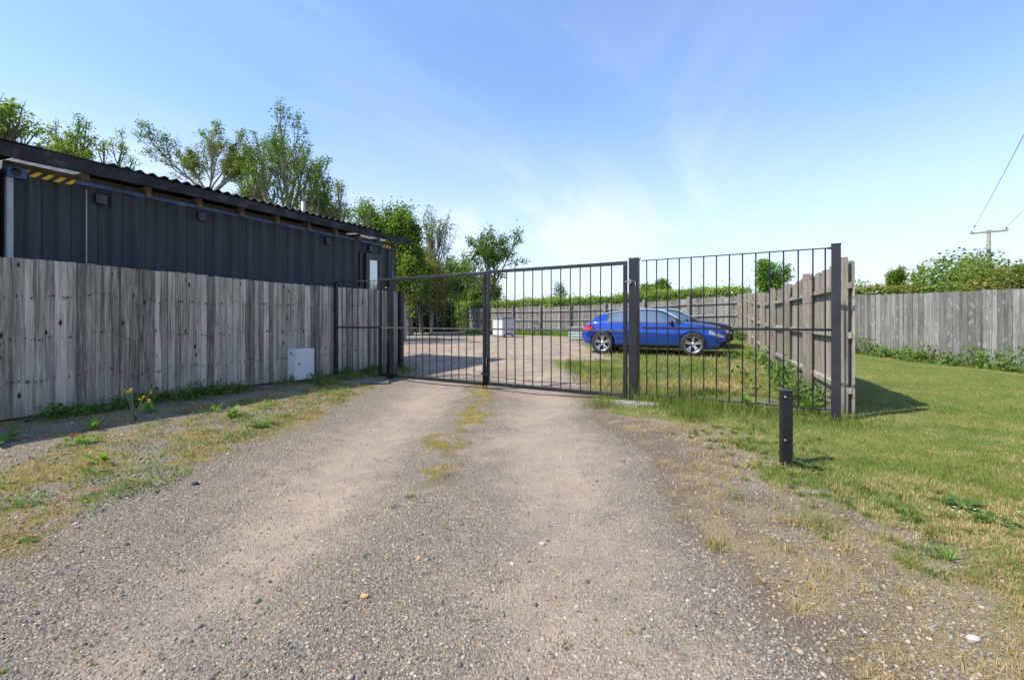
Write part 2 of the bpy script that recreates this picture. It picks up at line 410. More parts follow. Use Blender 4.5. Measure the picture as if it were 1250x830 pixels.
# ------------------------------------------------------------------ ground masks
def masks(x, y):
    x = np.asarray(x, float); y = np.asarray(y, float)
    w = (fbm(x, y, .8, 1, 4) - .5); w2 = (fbm(x, y, 3.0, 2, 4) - .5); w3 = fbm(x, y, 7.5, 6, 3) - .5
    xe = x + w * .5 + w2 * .25
    inner = smooth((y - 7.6 + (x + .3) * .62) / 1.2)               # behind the gate
    inner = inner * smooth((line_dist(x, y, NF0, NF1) + .15) / .3)
    drive = smooth((xe + 2.3) / .3) * smooth((1.0 - xe) / .35)
    tracks = np.exp(-((xe + 1.30) / .50) ** 2) + np.exp(-((xe - .30) / .48) ** 2)
    comp = drive * (.34 + .66 * np.clip(tracks, 0, 1)) * (1 - inner) - .1
    comp = comp * (.75 + .25 * smooth((y - 1.2) / 3))
    yard = smooth((xe + 9) / 1) * smooth((1.5 - xe) / .6)
    gp = smooth((3.2 - xe) / .8) * smooth((y - 11.5 - 1.2 * w) / 1.2)         # gravel reaching the car's tail
    gp2 = smooth((y - 17.5) / 2)
    yard = np.clip(np.maximum(yard, np.maximum(gp, gp2 * .7)), 0, 1) * smooth((27 - y - .2 * x) / .4)
    comp = np.maximum(comp, inner * (.55 + .35 * w2) * yard)
    pink = inner * yard
    lawn_edge = 2.02 + 1.0 * w + .35 * w2
    w3 = fbm(x, y, 7.5, 6, 3) - .5
    lawn = smooth((x - lawn_edge + .45 + 1.1 * w2 + .7 * w3) / 1.0) * (1 - inner)
    front = smooth((xe - .95) / .35) * smooth((y - 5.0 + .30 * (x - 1) - .9 * w) / .7)
    g = np.maximum(lawn, front * (1 - inner))
    g = np.maximum(g, inner * (1 - yard) * (.80 + .6 * w))
    back = smooth((line_dist(x, y, NF1, BF1) * -1 * -1 + 2.2) / 1.4)          # strip in front of the back fence and beyond
    back = smooth((1.6 - np.abs(line_dist(x, y, NF1, BF1))) / .9)
    g = np.maximum(g, back * .95 * smooth((x + 3.6) / .6))
    far = np.maximum(smooth((x - 11.3) / .3), smooth((y - 36) / 3))
    g = np.maximum(g, far)
    g = np.maximum(g, smooth((-5.2 - x + .45 * (y - 5)) / .5) * .8 * (1 - inner))           # behind left fence
    patch = smooth((fbm(x, y, .55, 9, 3) - .42) / .2)
    g = np.clip(g * (.78 + .3 * patch), 0, 1)
    verge = smooth((-2.15 - xe) / .4) * (1 - inner)
    # moss and stonecrop along the drive edge
    moss = np.exp(-((xe + 2.50) / .32) ** 2) * smooth((y - 2.4) / 1.5) * (1 - inner) * .92
    moss = np.maximum(moss * (.75 + 1.6 * w3), verge * ((fbm(x, y, 1.3, 21, 4) - .22) * 1.5 + 1.3 * w3))
    cen = np.exp(-((x + .52 + .5 * w) / (.20 + .0 * y)) ** 2) * smooth((y - 2.9 + 2.2 * w2) / 1.3) * smooth((9.0 - y) / 1) * (.72 + 2.0 * w2 + 2.2 * w3)
    moss = np.maximum(moss, cen * 1.2)
    moss = np.maximum(moss, np.exp(-((x + .55) / .3) ** 2) * smooth((y - 2.4) / .8) * (fbm(x, y, 2.6, 33, 3) - .45) * 2.2)
    shoulder = smooth((xe - .85) / .3) * (1 - lawn) * (1 - inner) * (1 - front)
    straw = shoulder * (.42 + 1.7 * (fbm(x, y, 1.9, 14, 4) - .47) + 1.8 * w3) + lawn * .15
    straw = np.maximum(straw, (1 - np.abs(np.clip((x - lawn_edge + .1) / .6, -1, 1))) * .75 * (1 - inner))
    straw = np.maximum(straw, verge * ((fbm(x, y, 1.7, 18, 4) - .20) * 1.7 + 1.0 * w3))
    soil = shoulder * (.52 + 1.6 * (fbm(x, y, 1.0, 25, 4) - .43) + 2.0 * (fbm(x, y, 6.0, 27, 3) - .5))
    soil = np.maximum(soil, np.exp(-((x + .52 + .5 * w) / .34) ** 2) * smooth((y - 2.0) / 1.5) * (.42 + 2.0 * w3) * (1 - inner))
    soil = np.maximum(soil, np.exp(-((xe - 1.10) / .22) ** 2) * .85 * (1 - inner) * (1 - front))
    fd = line_dist(x, y, FL0, FL0 + FLD)         # + = behind fence
    soil = np.maximum(soil, smooth((1.35 + fd) / .9) * smooth((-1.9 - x) / .4) * (1 - inner) * (.75 + 1.2 * w3))
    return [np.clip(q, 0, 1) for q in (comp, g, moss, straw, soil, pink)]

def axis(segs, lo_far, hi_far):
    a = []
    for x0, x1, st in segs: a += list(np.arange(x0, x1, st))
    a = [*a, segs[-1][1]]
    q = segs[-1][2]; e = a[-1]
    while e < hi_far: q *= 1.45; e += q; a.append(e)
    q = segs[0][2]; e = a[0]; b = []
    while e > lo_far: q *= 1.45; e -= q; b.append(e)
    return np.array(b[::-1] + a)
gx = axis([(-12, -6.5, .22), (-6.5, 5.5, .05), (5.5, 13, .12)], -1500, 1500)
gy = axis([(-1.5, .8, .15), (.8, 6.5, .04), (6.5, 12, .07), (12, 22, .14), (22, 40, .35)], -300, 2200)
X, Y = np.meshgrid(gx, gy, indexing='ij')
Z = T(X, Y)
mk = masks(X.ravel(), Y.ravel())
nx, ny = X.shape
idx = np.arange(nx * ny).reshape(nx, ny)
quads = np.stack([idx[:-1, :-1], idx[1:, :-1], idx[1:, 1:], idx[:-1, 1:]], -1).reshape(-1, 4)
V = np.stack([X.ravel(), Y.ravel(), Z.ravel()], 1)
cx = V[quads, 0].mean(1); cy = V[quads, 1].mean(1)
behind = cy > 8.71 - .617 * (cx + 2.44)
fd = line_dist(cx, cy, FL0, FL0 + FLD)
is_drive = (~behind) & (cx > -2.2) & (cx < .95)
is_yard = behind & (cx > -9) & (cx < 1.5) & (cy < 27)
is_lawn = (cx > 2.0) & (~behind) & (cx < 30)
def sub_ground(name, sel):
    q = quads[sel]; u, inv = np.unique(q, return_inverse=True)
    o = mesh_np(name, V[u], inv.reshape(-1, 4), M['ground'], attrs={
        'ground_a': np.stack([mk[0][u], mk[1][u], mk[2][u]], 1), 'ground_b': np.stack([mk[3][u], mk[4][u], mk[5][u]], 1)}, smooth_shade=True)
    o['kind'] = 'structure'; return o
sub_ground('driveway', is_drive); sub_ground('gravel_yard', is_yard); sub_ground('lawn', is_lawn)
sub_ground('ground', ~(is_drive | is_yard | is_lawn))
# far road beyond the yard
mb = MB(); n = 24
rd = [(-16 + 30 * k / n, 28.4 - .12 * (-16 + 30 * k / n) * .2) for k in range(n + 1)]
rv = []
for k in range(n + 1):
    x = -30 + 26.5 * k / n
    for j in range(5):
        y = 28.2 + j * 1.5; rv.append((x, y, Tz(x, y) + .012))
mb.add(rv, [(k * 5 + j, (k + 1) * 5 + j, (k + 1) * 5 + j + 1, k * 5 + j + 1) for k in range(n) for j in range(4)])
tag(mb.build('road', M['asphalt']), kind='structure')

# ------------------------------------------------------------------ scattered stones, grass, litter
def screen_pts(n, px0, px1, py0, py1):
    px = RNG.uniform(px0, px1, n); py = RNG.uniform(py0, py1, n)
    y = H_EYE * F / (py - 390); x = (px - 625) / F * y
    return x, y

phi = (1 + 5 ** .5) / 2
ICO = np.array([(-1, phi, 0), (1, phi, 0), (-1, -phi, 0), (1, -phi, 0), (0, -1, phi), (0, 1, phi), (0, -1, -phi), (0, 1, -phi), (phi, 0, -1), (phi, 0, 1), (-phi, 0, -1), (-phi, 0, 1)]) / 1.902
ICF = np.array([(0, 11, 5), (0, 5, 1), (0, 1, 7), (0, 7, 10), (0, 10, 11), (1, 5, 9), (5, 11, 4), (11, 10, 2), (10, 7, 6), (7, 1, 8), (3, 9, 4), (3, 4, 2), (3, 2, 6), (3, 6, 8), (3, 8, 9), (4, 9, 5), (2, 4, 11), (6, 2, 10), (8, 6, 7), (9, 8, 1)])
PAL = np.array([(.12, .115, .11), (.19, .182, .17), (.25, .235, .215), (.30, .275, .245), (.35, .32, .28), (.40, .36, .30), (.29, .28, .27), (.46, .42, .35), (.42, .27, .15), (.5, .34, .2), (.58, .54, .48), (.62, .60, .57)])
PW = np.array([.10, .14, .16, .15, .13, .10, .08, .05, .03, .015, .025, .02]); PW /= PW.sum()
def stones(name, x, y, size, kind='stuff', label=None):
    n = len(x)
    s = size[:, None] * np.stack([RNG.uniform(.8, 1.35, n), RNG.uniform(.7, 1.1, n), RNG.uniform(.4, .75, n)], 1)
    v = ICO[None] * (1 + RNG.normal(0, .16, (n, 12, 1))) * s[:, None, :]
    a = RNG.uniform(0, 2 * PI, n); ca, sa = np.cos(a)[:, None], np.sin(a)[:, None]
    tx = RNG.normal(0, .22, n)[:, None]
    z = v[..., 2] + v[..., 0] * tx
    vx = v[..., 0] * ca - v[..., 1] * sa; vy = v[..., 0] * sa + v[..., 1] * ca
    P = np.stack([vx + x[:, None], vy + y[:, None], z + (T(x, y) + s[:, 2] * .25)[:, None]], -1).reshape(-1, 3)
    f = (ICF[None] + (np.arange(n) * 12)[:, None, None]).reshape(-1, 3)
    c = PAL[RNG.choice(len(PAL), n, p=PW)] * RNG.uniform(.65, 1.0, (n, 1)) * np.array([1.0, .945, .835])
    o = mesh_np(name, P, f, M['pebble'], attrs={'tint': np.repeat(c, 12, 0)})
    o['kind'] = kind; return o
x, y = screen_pts(165000, -260, 1500, 452, 1080)
m = masks(x, y)
keep = RNG.random(len(x)) < np.clip(1.0 - 1.2 * m[1] - .8 * m[0] - .72 * m[4] - .3 * m[2], .0, 1)
keep &= (line_dist(x, y, FL0, FL0 + FLD) < -.05)
x, y = x[keep], y[keep]
sz = np.exp(RNG.normal(math.log(.0027), .45, len(x))) * (1 + .12 * (y - 1.5).clip(0, 6))
sz = np.minimum(sz, .012)
tag(stones('loose_gravel', x, y, sz), 'loose grey and tan gravel lying over the driveway and verges', 'gravel')
# handful of bigger stones
x, y = screen_pts(140, -200, 1450, 500, 1000)
m = masks(x, y); k = (m[1] < .4) & (line_dist(x, y, FL0, FL0 + FLD) < -.1)
x, y = x[k], y[k]
tag(stones('larger_stones', x, y, np.exp(RNG.normal(math.log(.0095), .3, len(x))).clip(.005, .016)), 'scattered larger stones among the gravel', 'stones')
# the orange pebble in the drive
def one_stone(name, px, py, r, col, label):
    y = H_EYE * F / (py - 390); x = (px - 625) / F * y
    v = ICO * np.array([r * 1.5, r, r * .7]) * (1 + RNG.normal(0, .13, (12, 1))); v[:, 2] += Tz(x, y) + r * .35
    v[:, 0] += x; v[:, 1] += y
    o = mesh_np(name, v, ICF, M['pebble'], attrs={'tint': np.tile(col, (12, 1))}, smooth_shade=True)
    b = o.modifiers.new('round', 'SUBSURF'); b.levels = b.render_levels = 2
    return tag(o, label, 'stone')
one_stone('pebble', 445, 727, .016, (.50, .29, .11), 'smooth orange pebble lying near the bottom of the driveway')
one_stone('stone', 662, 660, .016, (.42, .35, .29), 'pale pinkish stone half sunk in the right wheel track')
one_stone('stone', 1188, 790, .019, (.42, .40, .37), 'whitish stone lying on the dry right shoulder')
one_stone('stone', 238, 592, .022, (.05, .05, .05), 'black lump of stone on left edge of the driveway')

n_ = 15000
x = RNG.uniform(.85, 3.4, n_); y = 1.0 + 4.6 * RNG.random(n_) ** 1.5
m = masks(x, y); k = (m[1] < .35) & (RNG.random(n_) < .35 + .65 * fbm(x, y, 2.2, 35, 3)); x, y = x[k], y[k]
tag(stones('shoulder_flints', x, y, np.exp(RNG.normal(math.log(.0052), .4, len(x))).clip(.003, .014)), 'sharp grey flints lying on the brown right shoulder', 'stones')
n_ = 9000
x = RNG.uniform(-5.2, -2.3, n_); y = 1.6 + 6 * RNG.random(n_) ** 1.4
k = (line_dist(x, y, FL0, FL0 + FLD) < -.75) & (RNG.random(n_) < fbm(x, y, 1.8, 37, 3) + .2); x, y = x[k], y[k]
tag(stones('verge_flints', x, y, np.exp(RNG.normal(math.log(.0065), .4, len(x))).clip(.003, .017)), 'coarse grey flints lying on the left verge', 'stones')

def blades(name, x, y, h, w, tint, lean=.5, mat='blade', flat=False):
    n = len(x); a = RNG.uniform(0, 2 * PI, n); b = RNG.uniform(0, 2 * PI, n)
    z = T(x, y) - .003
    dx, dy = np.cos(a) * w * .5, np.sin(a) * w * .5
    l = h * np.abs(RNG.normal(0, lean, n)) if not flat else h
    zz = h * RNG.uniform(.75, 1.0, n) if not flat else RNG.uniform(.002, .014, n)
    ox, oy = np.cos(b) * l, np.sin(b) * l
    p0 = np.stack([x - dx, y - dy, z], 1); p1 = np.stack([x + dx, y + dy, z], 1)
    mz = z + zz * (.6 if not flat else .8)
    p2 = np.stack([x + dx * .8 + ox * .38, y + dy * .8 + oy * .38, mz], 1)
    p3 = np.stack([x - dx * .8 + ox * .38, y - dy * .8 + oy * .38, mz], 1)
    p4 = np.stack([x + ox, y + oy, z + zz * (1 if not flat else .5)], 1)
    P = np.stack([p0, p1, p2, p3, p4], 1).reshape(-1, 3)
    i = np.arange(n) * 5
    f1 = np.stack([i, i + 1, i + 2], 1); f2 = np.stack([i, i + 2, i + 3], 1); f3 = np.stack([i + 3, i + 2, i + 4], 1)
    return mesh_np(name, P, np.concatenate([f1, f2, f3]), M[mat], attrs={'tint': np.repeat(tint, 5)})

def grass_pts(n, px0, px1, py0, py1, thr=.35, pw=1.0):
    x, y = screen_pts(n, px0, px1, py0, py1); m = masks(x, y)
    gn = m[1] + (fbm(x, y, 9, 41, 3) - .5) * .9
    k = RNG.random(n) < smooth((gn - thr) / .35) ** pw
    k &= (line_dist(x, y, FL0, FL0 + FLD) < -.04)
    return x[k], y[k], m[1][k]
# lawn on the right
x, y, g = grass_pts(460000, 690, 2150, 424, 860)
k = (y < 15); x, y, g = x[k], y[k], g[k]
h = RNG.uniform(.010, .030, len(x)) * (.8 + .6 * fbm(x, y, 1.2, 51, 3)); w = .0020 + .00055 * y
tint = np.clip((fbm(x, y, .8, 61, 4) - .5) * 1.0 + (fbm(x, y, 5.5, 63, 3) - .5) * 1.1 + .62 + RNG.normal(0, .2, len(x)) - .25 * smooth((fbm(x, y, 1.6, 77, 3) - .55) / .12), 0, 1)
tag(blades('lawn_grass', x, y, h, w, tint, .7), 'short mown grass, part green and part dried', 'grass', kind='stuff')
# taller rough grass along the gate foot and in the yard
tt = RNG.uniform(.685, 1.03, 5200); q = GA[0] + GD.x * tt, GA[1] + GD.y * tt
cl = np.repeat(RNG.normal(0, .16, 260), 20); cl2 = np.repeat(RNG.normal(0, .22, 260), 20)
x = q[0] + cl + RNG.normal(0, .05, 5200); y = q[1] - .1 + cl2 + RNG.normal(0, .05, 5200)
h = RNG.uniform(.06, .26, 5200) * (.25 + np.repeat(RNG.random(260) ** 2, 20) * 1.25) * (.6 + .55 * smooth((2.9 - x) / .6)); tint = np.clip(RNG.normal(.38, .2, 5200), 0, 1)
tag(blades('rough_grass', x, y, h, np.full(5200, .005), tint, .4), 'long uncut grass growing along the foot of the gate railings', 'grass', kind='stuff')
x, y = screen_pts(36000, 690, 940, 418, 486); m = masks(x, y)
k = (RNG.random(len(x)) < m[1]) & (y > 8.71 - .617 * (x + 2.44)); x, y = x[k], y[k]
h = RNG.uniform(.04, .13, len(x)) * (.6 + .8 * fbm(x, y, 1.1, 71, 3)); tint = np.clip((fbm(x, y, .7, 62, 4) - .5) * 1.5 + .66 + RNG.normal(0, .16, len(x)), 0, 1)
tag(blades('yard_grass', x, y, h, .003 + .0006 * y, tint, .5), 'uneven half dried grass behind the gate around the cars', 'grass', kind='stuff')
# straw litter on shoulder / verge
x, y = screen_pts(170000, -200, 1500, 470, 1060); m = masks(x, y)
k = RNG.random(len(x)) < np.clip(m[3] * 1.5 - .25 + .25 * smooth((x - 1.0) / .3) * smooth((2.6 - x) / .4), 0, .85); k &= line_dist(x, y, FL0, FL0 + FLD) < -.05
x, y = x[k], y[k]
tag(blades('dry_straw', x, y, RNG.uniform(.02, .08, len(x)), np.full(len(x), .0021) + .0003 * y, np.clip(RNG.normal(.86, .12, len(x)), .5, 1), .5, flat=True), 'dry straw and dead grass lying over the gravel shoulder', 'dead grass', kind='stuff')
nc_ = 680; cxx = np.concatenate([RNG.uniform(.95, 2.7, 300), -2.3 - np.abs(RNG.normal(0, .75, 380))]); cyy = np.concatenate([1.1 + 4.3 * RNG.random(300) ** 1.4, 1.9 + 5.8 * RNG.random(380)])
m = masks(cxx, cyy); kk = RNG.random(nc_) < np.clip(m[3] * 1.3 + .25, 0, 1); cxx, cyy = cxx[kk], cyy[kk]; nn0 = 34
r_ = np.abs(RNG.normal(0, .035, (len(cxx), nn0))) * RNG.uniform(.5, 1.8, (len(cxx), 1)); a_ = RNG.uniform(0, 2 * PI, r_.shape)
x = (cxx[:, None] + r_ * np.cos(a_)).ravel(); y = (cyy[:, None] + r_ * np.sin(a_)).ravel(); k = line_dist(x, y, FL0, FL0 + FLD) < -.05; x, y = x[k], y[k]
tag(blades('straw_tufts', x, y, RNG.uniform(.02, .055, len(x)), np.full(len(x), .0022) + .0003 * y, np.clip(RNG.normal(.90, .1, len(x)), .55, 1), 1.0), 'bleached tufts of dead grass on the gravel edges', 'dead grass', kind='stuff')
# fresh green tufts along the ragged lawn edge
nc_ = 150; cyy = 1.9 + 3.6 * RNG.random(nc_); cxx = 2.1 + RNG.normal(0, .28, nc_) + .25 * (cyy < 2.6); sz_ = RNG.uniform(.4, 1.5, (nc_, 1))
r_ = np.abs(RNG.normal(0, .035, (nc_, 46))) * sz_; a_ = RNG.uniform(0, 2 * PI, r_.shape)
x = (cxx[:, None] + r_ * np.cos(a_)).ravel(); y = (cyy[:, None] + r_ * np.sin(a_)).ravel()
tag(blades('edge_tufts', x, y, (RNG.uniform(.02, .05, r_.shape) * sz_ ** .5).ravel(), np.full(len(x), .0032) + .0003 * y, np.clip(RNG.normal(.25, .14, len(x)) + np.repeat(RNG.normal(0, .1, nc_), 46), 0, .8), .7), 'fresh green grass tufts along the ragged lawn edge', 'grass', kind='stuff')
# moss, stonecrop cushions: tiny blades
x, y = screen_pts(130000, -200, 820, 466, 1000); m = masks(x, y)
mm = m[2] * .92 + (fbm(x, y, 16, 81, 4) - .5) * 2.2
k = (RNG.random(len(x)) < smooth((mm - .48) / .3)) & (line_dist(x, y, FL0, FL0 + FLD) < -.05)
x, y = x[k], y[k]
tint = np.clip(.62 + (fbm(x, y, 2.2, 91, 3) - .5) * 1.7 + RNG.normal(0, .14, len(x)), 0, 1)
tag(blades('moss_and_stonecrop', x, y, RNG.uniform(.008, .026, len(x)), .0035 + .0005 * y, tint, .9), 'low yellow green moss and stonecrop edging the driveway', 'moss', kind='stuff')

# ------------------------------------------------------------------ leaves and trees
def leaf_mesh(name, P, N, size, mat, parent, tint, asp=.55, droop=.0):
    """P leaf bases; random orientation with normals biased to N"""
    n = len(P)
    nr = N + RNG.normal(0, .75, (n, 3)); nr /= np.linalg.norm(nr, axis=1)[:, None] + 1e-9
    d = RNG.normal(0, 1, (n, 3)); d[:, 2] -= droop
    d -= nr * (d * nr).sum(1)[:, None]; d /= np.linalg.norm(d, axis=1)[:, None] + 1e-9
    s = np.cross(nr, d); L = size[:, None]
    mid = P + d * L * .5
    v0 = P; v1 = mid + s * L * asp * .5 + nr * L * .08; v2 = P + d * L - nr * L * .08; v3 = mid - s * L * asp * .5 + nr * L * .08
    V = np.stack([v0, v1, v2, v3], 1).reshape(-1, 3)
    f = np.arange(n * 4).reshape(n, 4)
    return mesh_np(name, V, f, M[mat], parent, attrs={'tint': np.repeat(np.clip(tint, 0, 1), 4)})

def grow(rng, maxlev, nc, ang, ratio, wob, up, segs=4, t0=.3, trunk=.35, lean=(0, 0), r0=.03, fork=False, fan=0):
    """unit-size skeleton: returns branches [(pts, radii)], twigs points (pos, lev)"""
    br = []; tips = []
    def rec(p, d, L, r, lev):
        n = segs if lev else segs + 1
        pts = [p]; q = p.copy()
        for i in range(n):
            d = d + rng.normal(0, wob, 3) * (1 if lev else .4); d[2] += up * (1 if lev else .2)
            d = d / np.linalg.norm(d); q = q + d * (L / n); pts.append(q)
        pts = np.array(pts); rad = np.linspace(r, r * (.5 if lev < maxlev else .3), n + 1)
        br.append((pts, rad, lev))
        if lev >= maxlev:
            tips.append(pts[1:]); return
        k = nc[lev]; az = rng.uniform(0, 2 * PI)
        for c in range(k):
            t = 1.0 if (lev == 0 and fork) else t0 + (1 - t0) * (c + rng.uniform(.2, 1.0)) / k
            i = min(n - 1, int(t * n)); fr = t * n - i
            b = pts[i] * (1 - fr) + pts[min(i + 1, n)] * fr
            az += 2.4 + rng.normal(0, .35)
            dd = pts[min(i + 1, n)] - pts[i]; dd /= np.linalg.norm(dd)
            o = np.cross(dd, [0.3, .2, 1.0]); o /= np.linalg.norm(o) + 1e-9; o2 = np.cross(dd, o)
            a = ang[lev] * rng.uniform(.65, 1.25)
            cd = dd * math.cos(a) + (o * math.cos(az) + o2 * math.sin(az)) * math.sin(a)
            if fan and lev == 0:
                al = -fan + 2 * fan * (c + rng.uniform(.2, .8)) / k
                cd = np.array([math.sin(al), rng.normal(0, .28), math.cos(al)]); cd /= np.linalg.norm(cd)
            rr = r * (.5 + .2 * rng.random()) * (1 - .35 * t)
            rec(b, cd, L * ratio[lev] * rng.uniform(.7, 1.15) * (1.15 - .35 * t), max(rr, .0012), lev + 1)
        if lev > 0: rec(pts[-1], d, L * ratio[lev] * .8, r * .5, lev + 1)
    rec(np.zeros(3), np.array([lean[0], lean[1], 1.0]), trunk, r0, 0)
    return br, tips

def tubes(br, sx, sz, name, mat, parent, rs=1.0):
    vs, fs, base = [], [], 0
    for pts, rad, lev in br:
        P = pts * np.array([sx, sx, sz]); k = 8 if lev == 0 else (5 if lev < 3 else 3)
        n = len(P); tg = np.gradient(P, axis=0); tg /= np.linalg.norm(tg, axis=1)[:, None] + 1e-9
        a = np.cross(tg, [.31, .77, .13]); a /= np.linalg.norm(a, axis=1)[:, None] + 1e-9; b = np.cross(tg, a)
        th = np.arange(k) * 2 * PI / k
        R = rad[:, None, None] * sz * rs
        ring = P[:, None, :] + R * (a[:, None, :] * np.cos(th)[None, :, None] + b[:, None, :] * np.sin(th)[None, :, None])
        vs.append(ring.reshape(-1, 3)); i = np.arange(n - 1)[:, None] * k; j = np.arange(k)[None]
        j2 = (j + 1) % k
        fs.append(np.stack([i + j, i + j2, i + k + j2, i + k + j], -1).reshape(-1, 4) + base); base += n * k
    return mesh_np(name, np.concatenate(vs), np.concatenate(fs), M[mat], parent, smooth_shade=True)

def tree(name, label, x, y, H, W, leaf, bark='bark', seed=1, nl=6, ls=.16, spread=.25, cat='tree', group=None, rs=1.0,
         maxlev=4, nc=(7, 5, 4, 3), ang=(.9, .8, .75, .7), ratio=(.62, .6, .55, .5), wob=.14, up=.05, trunk=.45, t0=.35,
         fork=False, asp=.55, thin=0.0, droop=.3, z0=None, tb=0.0, fan=0):
    rng = np.random.default_rng(seed)
    br, tips = grow(rng, maxlev, nc, ang, ratio, wob, up, trunk=trunk, t0=t0, fork=fork, fan=fan)
    if thin: tips = [q for q in tips if rng.random() > thin] or tips
    tp = np.concatenate(tips)
    allp = np.concatenate([b[0] for b in br])
    sz = H / allp[:, 2].max(); rad = np.hypot(allp[:, 0], allp[:, 1]); sx = (W / 2) / np.percentile(rad, 97)
    o = thing(name, label, cat, (x, y, (Tz(x, y) if z0 is None else z0) - .05), 0, group)
    tubes(br, sx, sz, 'trunk', bark, o, rs)
    P = np.repeat(tp * np.array([sx, sx, sz]), nl, 0)
    cl = np.repeat(np.repeat(rng.normal(0, .16, len(tp) // 4 + 1), 4)[:len(tp)], nl)
    P = P + rng.normal(0, spread, P.shape) * np.array([1, 1, .75])
    N = np.tile(np.array([0, 0, 1.0]), (len(P), 1))
    tint = .5 + cl + rng.normal(0, .2, len(P)) + tb
    leaf_mesh('crown', P, N, rng.uniform(.6, 1.3, len(P)) * ls, leaf, o, tint, asp, droop)
    return o

def bush(name, label, x, y, rx, ry, h, leaf, n=6000, ls=.09, seed=5, cat='bush', group=None, lumps=26, stem='bark', z0=None, lumpr=.33, tb=0):
    rng = np.random.default_rng(seed)
    o = thing(name, label, cat, (x, y, Tz(x, y) if z0 is None else z0), 0, group)
    th = rng.uniform(0, 2 * PI, lumps); ph = np.arccos(rng.uniform(0, 1, lumps))
    rr = rng.uniform(.55, .82, lumps)
    C = np.stack([np.sin(ph) * np.cos(th) * rx * rr, np.sin(ph) * np.sin(th) * ry * rr, np.cos(ph) * h * rr * .95 + .06 * h], 1)
    k = rng.integers(0, lumps, n)
    d = rng.normal(0, 1, (n, 3)); d /= np.linalg.norm(d, axis=1)[:, None]
    R = np.array([rx, ry, h * .7]) * lumpr * (rng.uniform(.6, 1.25, lumps)[k][:, None]) * (rng.uniform(.25, 1, n) ** .45)[:, None]
    P = C[k] + d * R; ok = P[:, 2] > .0; P, d, k = P[ok], d[ok], k[ok]
    ct = rng.normal(0, .17, lumps)[k]
    mbx = MB()
    for i in range(min(lumps, 16)):
        c = C[i]; b = (c[0] * .12, c[1] * .12, -.02); mbx.tube([b, (c[0] * .5, c[1] * .5, c[2] * .55), tuple(c)], [.012 * h + .006, .008 * h + .004, .002 * h + .002], 5)
    mbx.build('stem', M[stem], o)
    leaf_mesh('foliage', P, d * .6 + np.array([0, 0, .7]), rng.uniform(.6, 1.3, len(P)) * ls, leaf, o, .5 + ct + rng.normal(0, .18, len(P)) + tb, .6, .3)
    return o

def at(px, d): return ((px - 625) / F * d, d)
def ztop(py, d): return H_EYE + (390 - py) / F * d

TREES = 'trees behind the container building'
# left of the building
x, y = at(30, 17); tree('oak_tree', 'bright green oak crown at far left above the dark roof', x, y, ztop(106, 17), 7.0, 'leaf_oak', seed=8, nl=9, ls=.13, spread=.10, wob=.16, thin=.45, trunk=.36, t0=.45, ratio=(.72, .62, .6, .55), ang=(.85, .7, .8, .9), up=.035, nc=(9, 6, 4, 2), group=TREES, tb=.12)
x, y = at(103, 22); tree('oak_tree', 'small rounded green tree between the far left oak and bare branched tree', x, y, ztop(146, 22), 3.8, 'leaf_oak', seed=21, nl=9, ls=.11, spread=.11, thin=.3, trunk=.36, t0=.45, ratio=(.72, .62, .6, .55), ang=(.85, .7, .8, .9), up=.035, nc=(9, 6, 4, 2), group=TREES, tb=.2)
x, y = at(252, 17); tree('ash_tree', 'wide spreading tree with mostly bare branches and few olive leaves', x, y, ztop(142, 17), 4.5, 'leaf_olive', 'bark_pale', seed=27, nl=4, ls=.075, spread=.07, trunk=.68, fork=True, fan=1.15, nc=(9, 7, 4, 2), ang=(.62, .42, .5, .5), ratio=(.42, .5, .5, .45), up=.06, wob=.08, thin=.2, group=TREES, rs=.42)
x, y = at(316, 20); tree('ash_tree', 'grey thin leaved tree squeezed between two larger trees over the roof', x, y, ztop(168, 20), 2.2, 'leaf_olive', 'bark_pale', seed=15, nl=1, ls=.09, spread=.08, nc=(7, 5, 4, 3), ang=(.5, .5, .5, .5), up=.08, thin=.4, group=TREES, rs=.5)
x, y = at(352, 18); tree('willow_tree', 'tallest half leafed green tree in the middle above the roof', x, y, ztop(142, 18), 4.4, 'leaf_bright', 'bark_pale', seed=23, nl=5, ls=.09, spread=.09, nc=(8, 5, 5, 3), ang=(.6, .6, .6, .7), ratio=(.85, .6, .55, .5), up=.05, trunk=.35, t0=.45, thin=.3, group=TREES, rs=.6, tb=-.1)
x, y = at(406, 20); tree('willow_tree', 'smaller half leafed tree sloping down to the right over the roof', x, y, ztop(214, 20), 3.5, 'leaf_olive', 'bark_pale', seed=31, nl=5, ls=.085, spread=.09, nc=(8, 5, 4, 3), ang=(.8, .6, .6, .7), ratio=(.85, .6, .55, .5), up=.03, trunk=.35, t0=.45, thin=.3, group=TREES, rs=.6, tb=.2)
x, y = at(466, 27); tree('maple_tree', 'dense bright green tree rising behind the right end of the roof', x, y, ztop(250, 27), 4.4, 'leaf_bright', seed=37, nl=5, ls=.17, spread=.2, thin=.25, trunk=.28, t0=.55, ratio=(.85, .68, .6, .55), ang=(.85, .7, .7, .8), up=.03, group=TREES, nc=(8, 6, 4, 3), tb=.1)
x, y = at(499, 26); tree('maple_tree', 'full green tree just right of the roof corner', x, y, ztop(274, 26), 2.4, 'leaf_oak', seed=41, nl=5, ls=.16, spread=.17, thin=.25, group=TREES, nc=(8, 6, 4, 3))
YARD = 'trees beyond the gravel yard'
x, y = at(527, 31); tree('poplar_tree', 'tall thin wispy tree with bare upright twigs', x, y, ztop(250, 31), 2.6, 'leaf_olive', 'bark_pale', seed=44, nl=1, ls=.15, spread=.1, nc=(10, 5, 4, 2), ang=(.38, .4, .45, .5), ratio=(.6, .6, .5, .5), up=.12, wob=.08, thin=.35, group=YARD, rs=.5, t0=.25, trunk=.6)
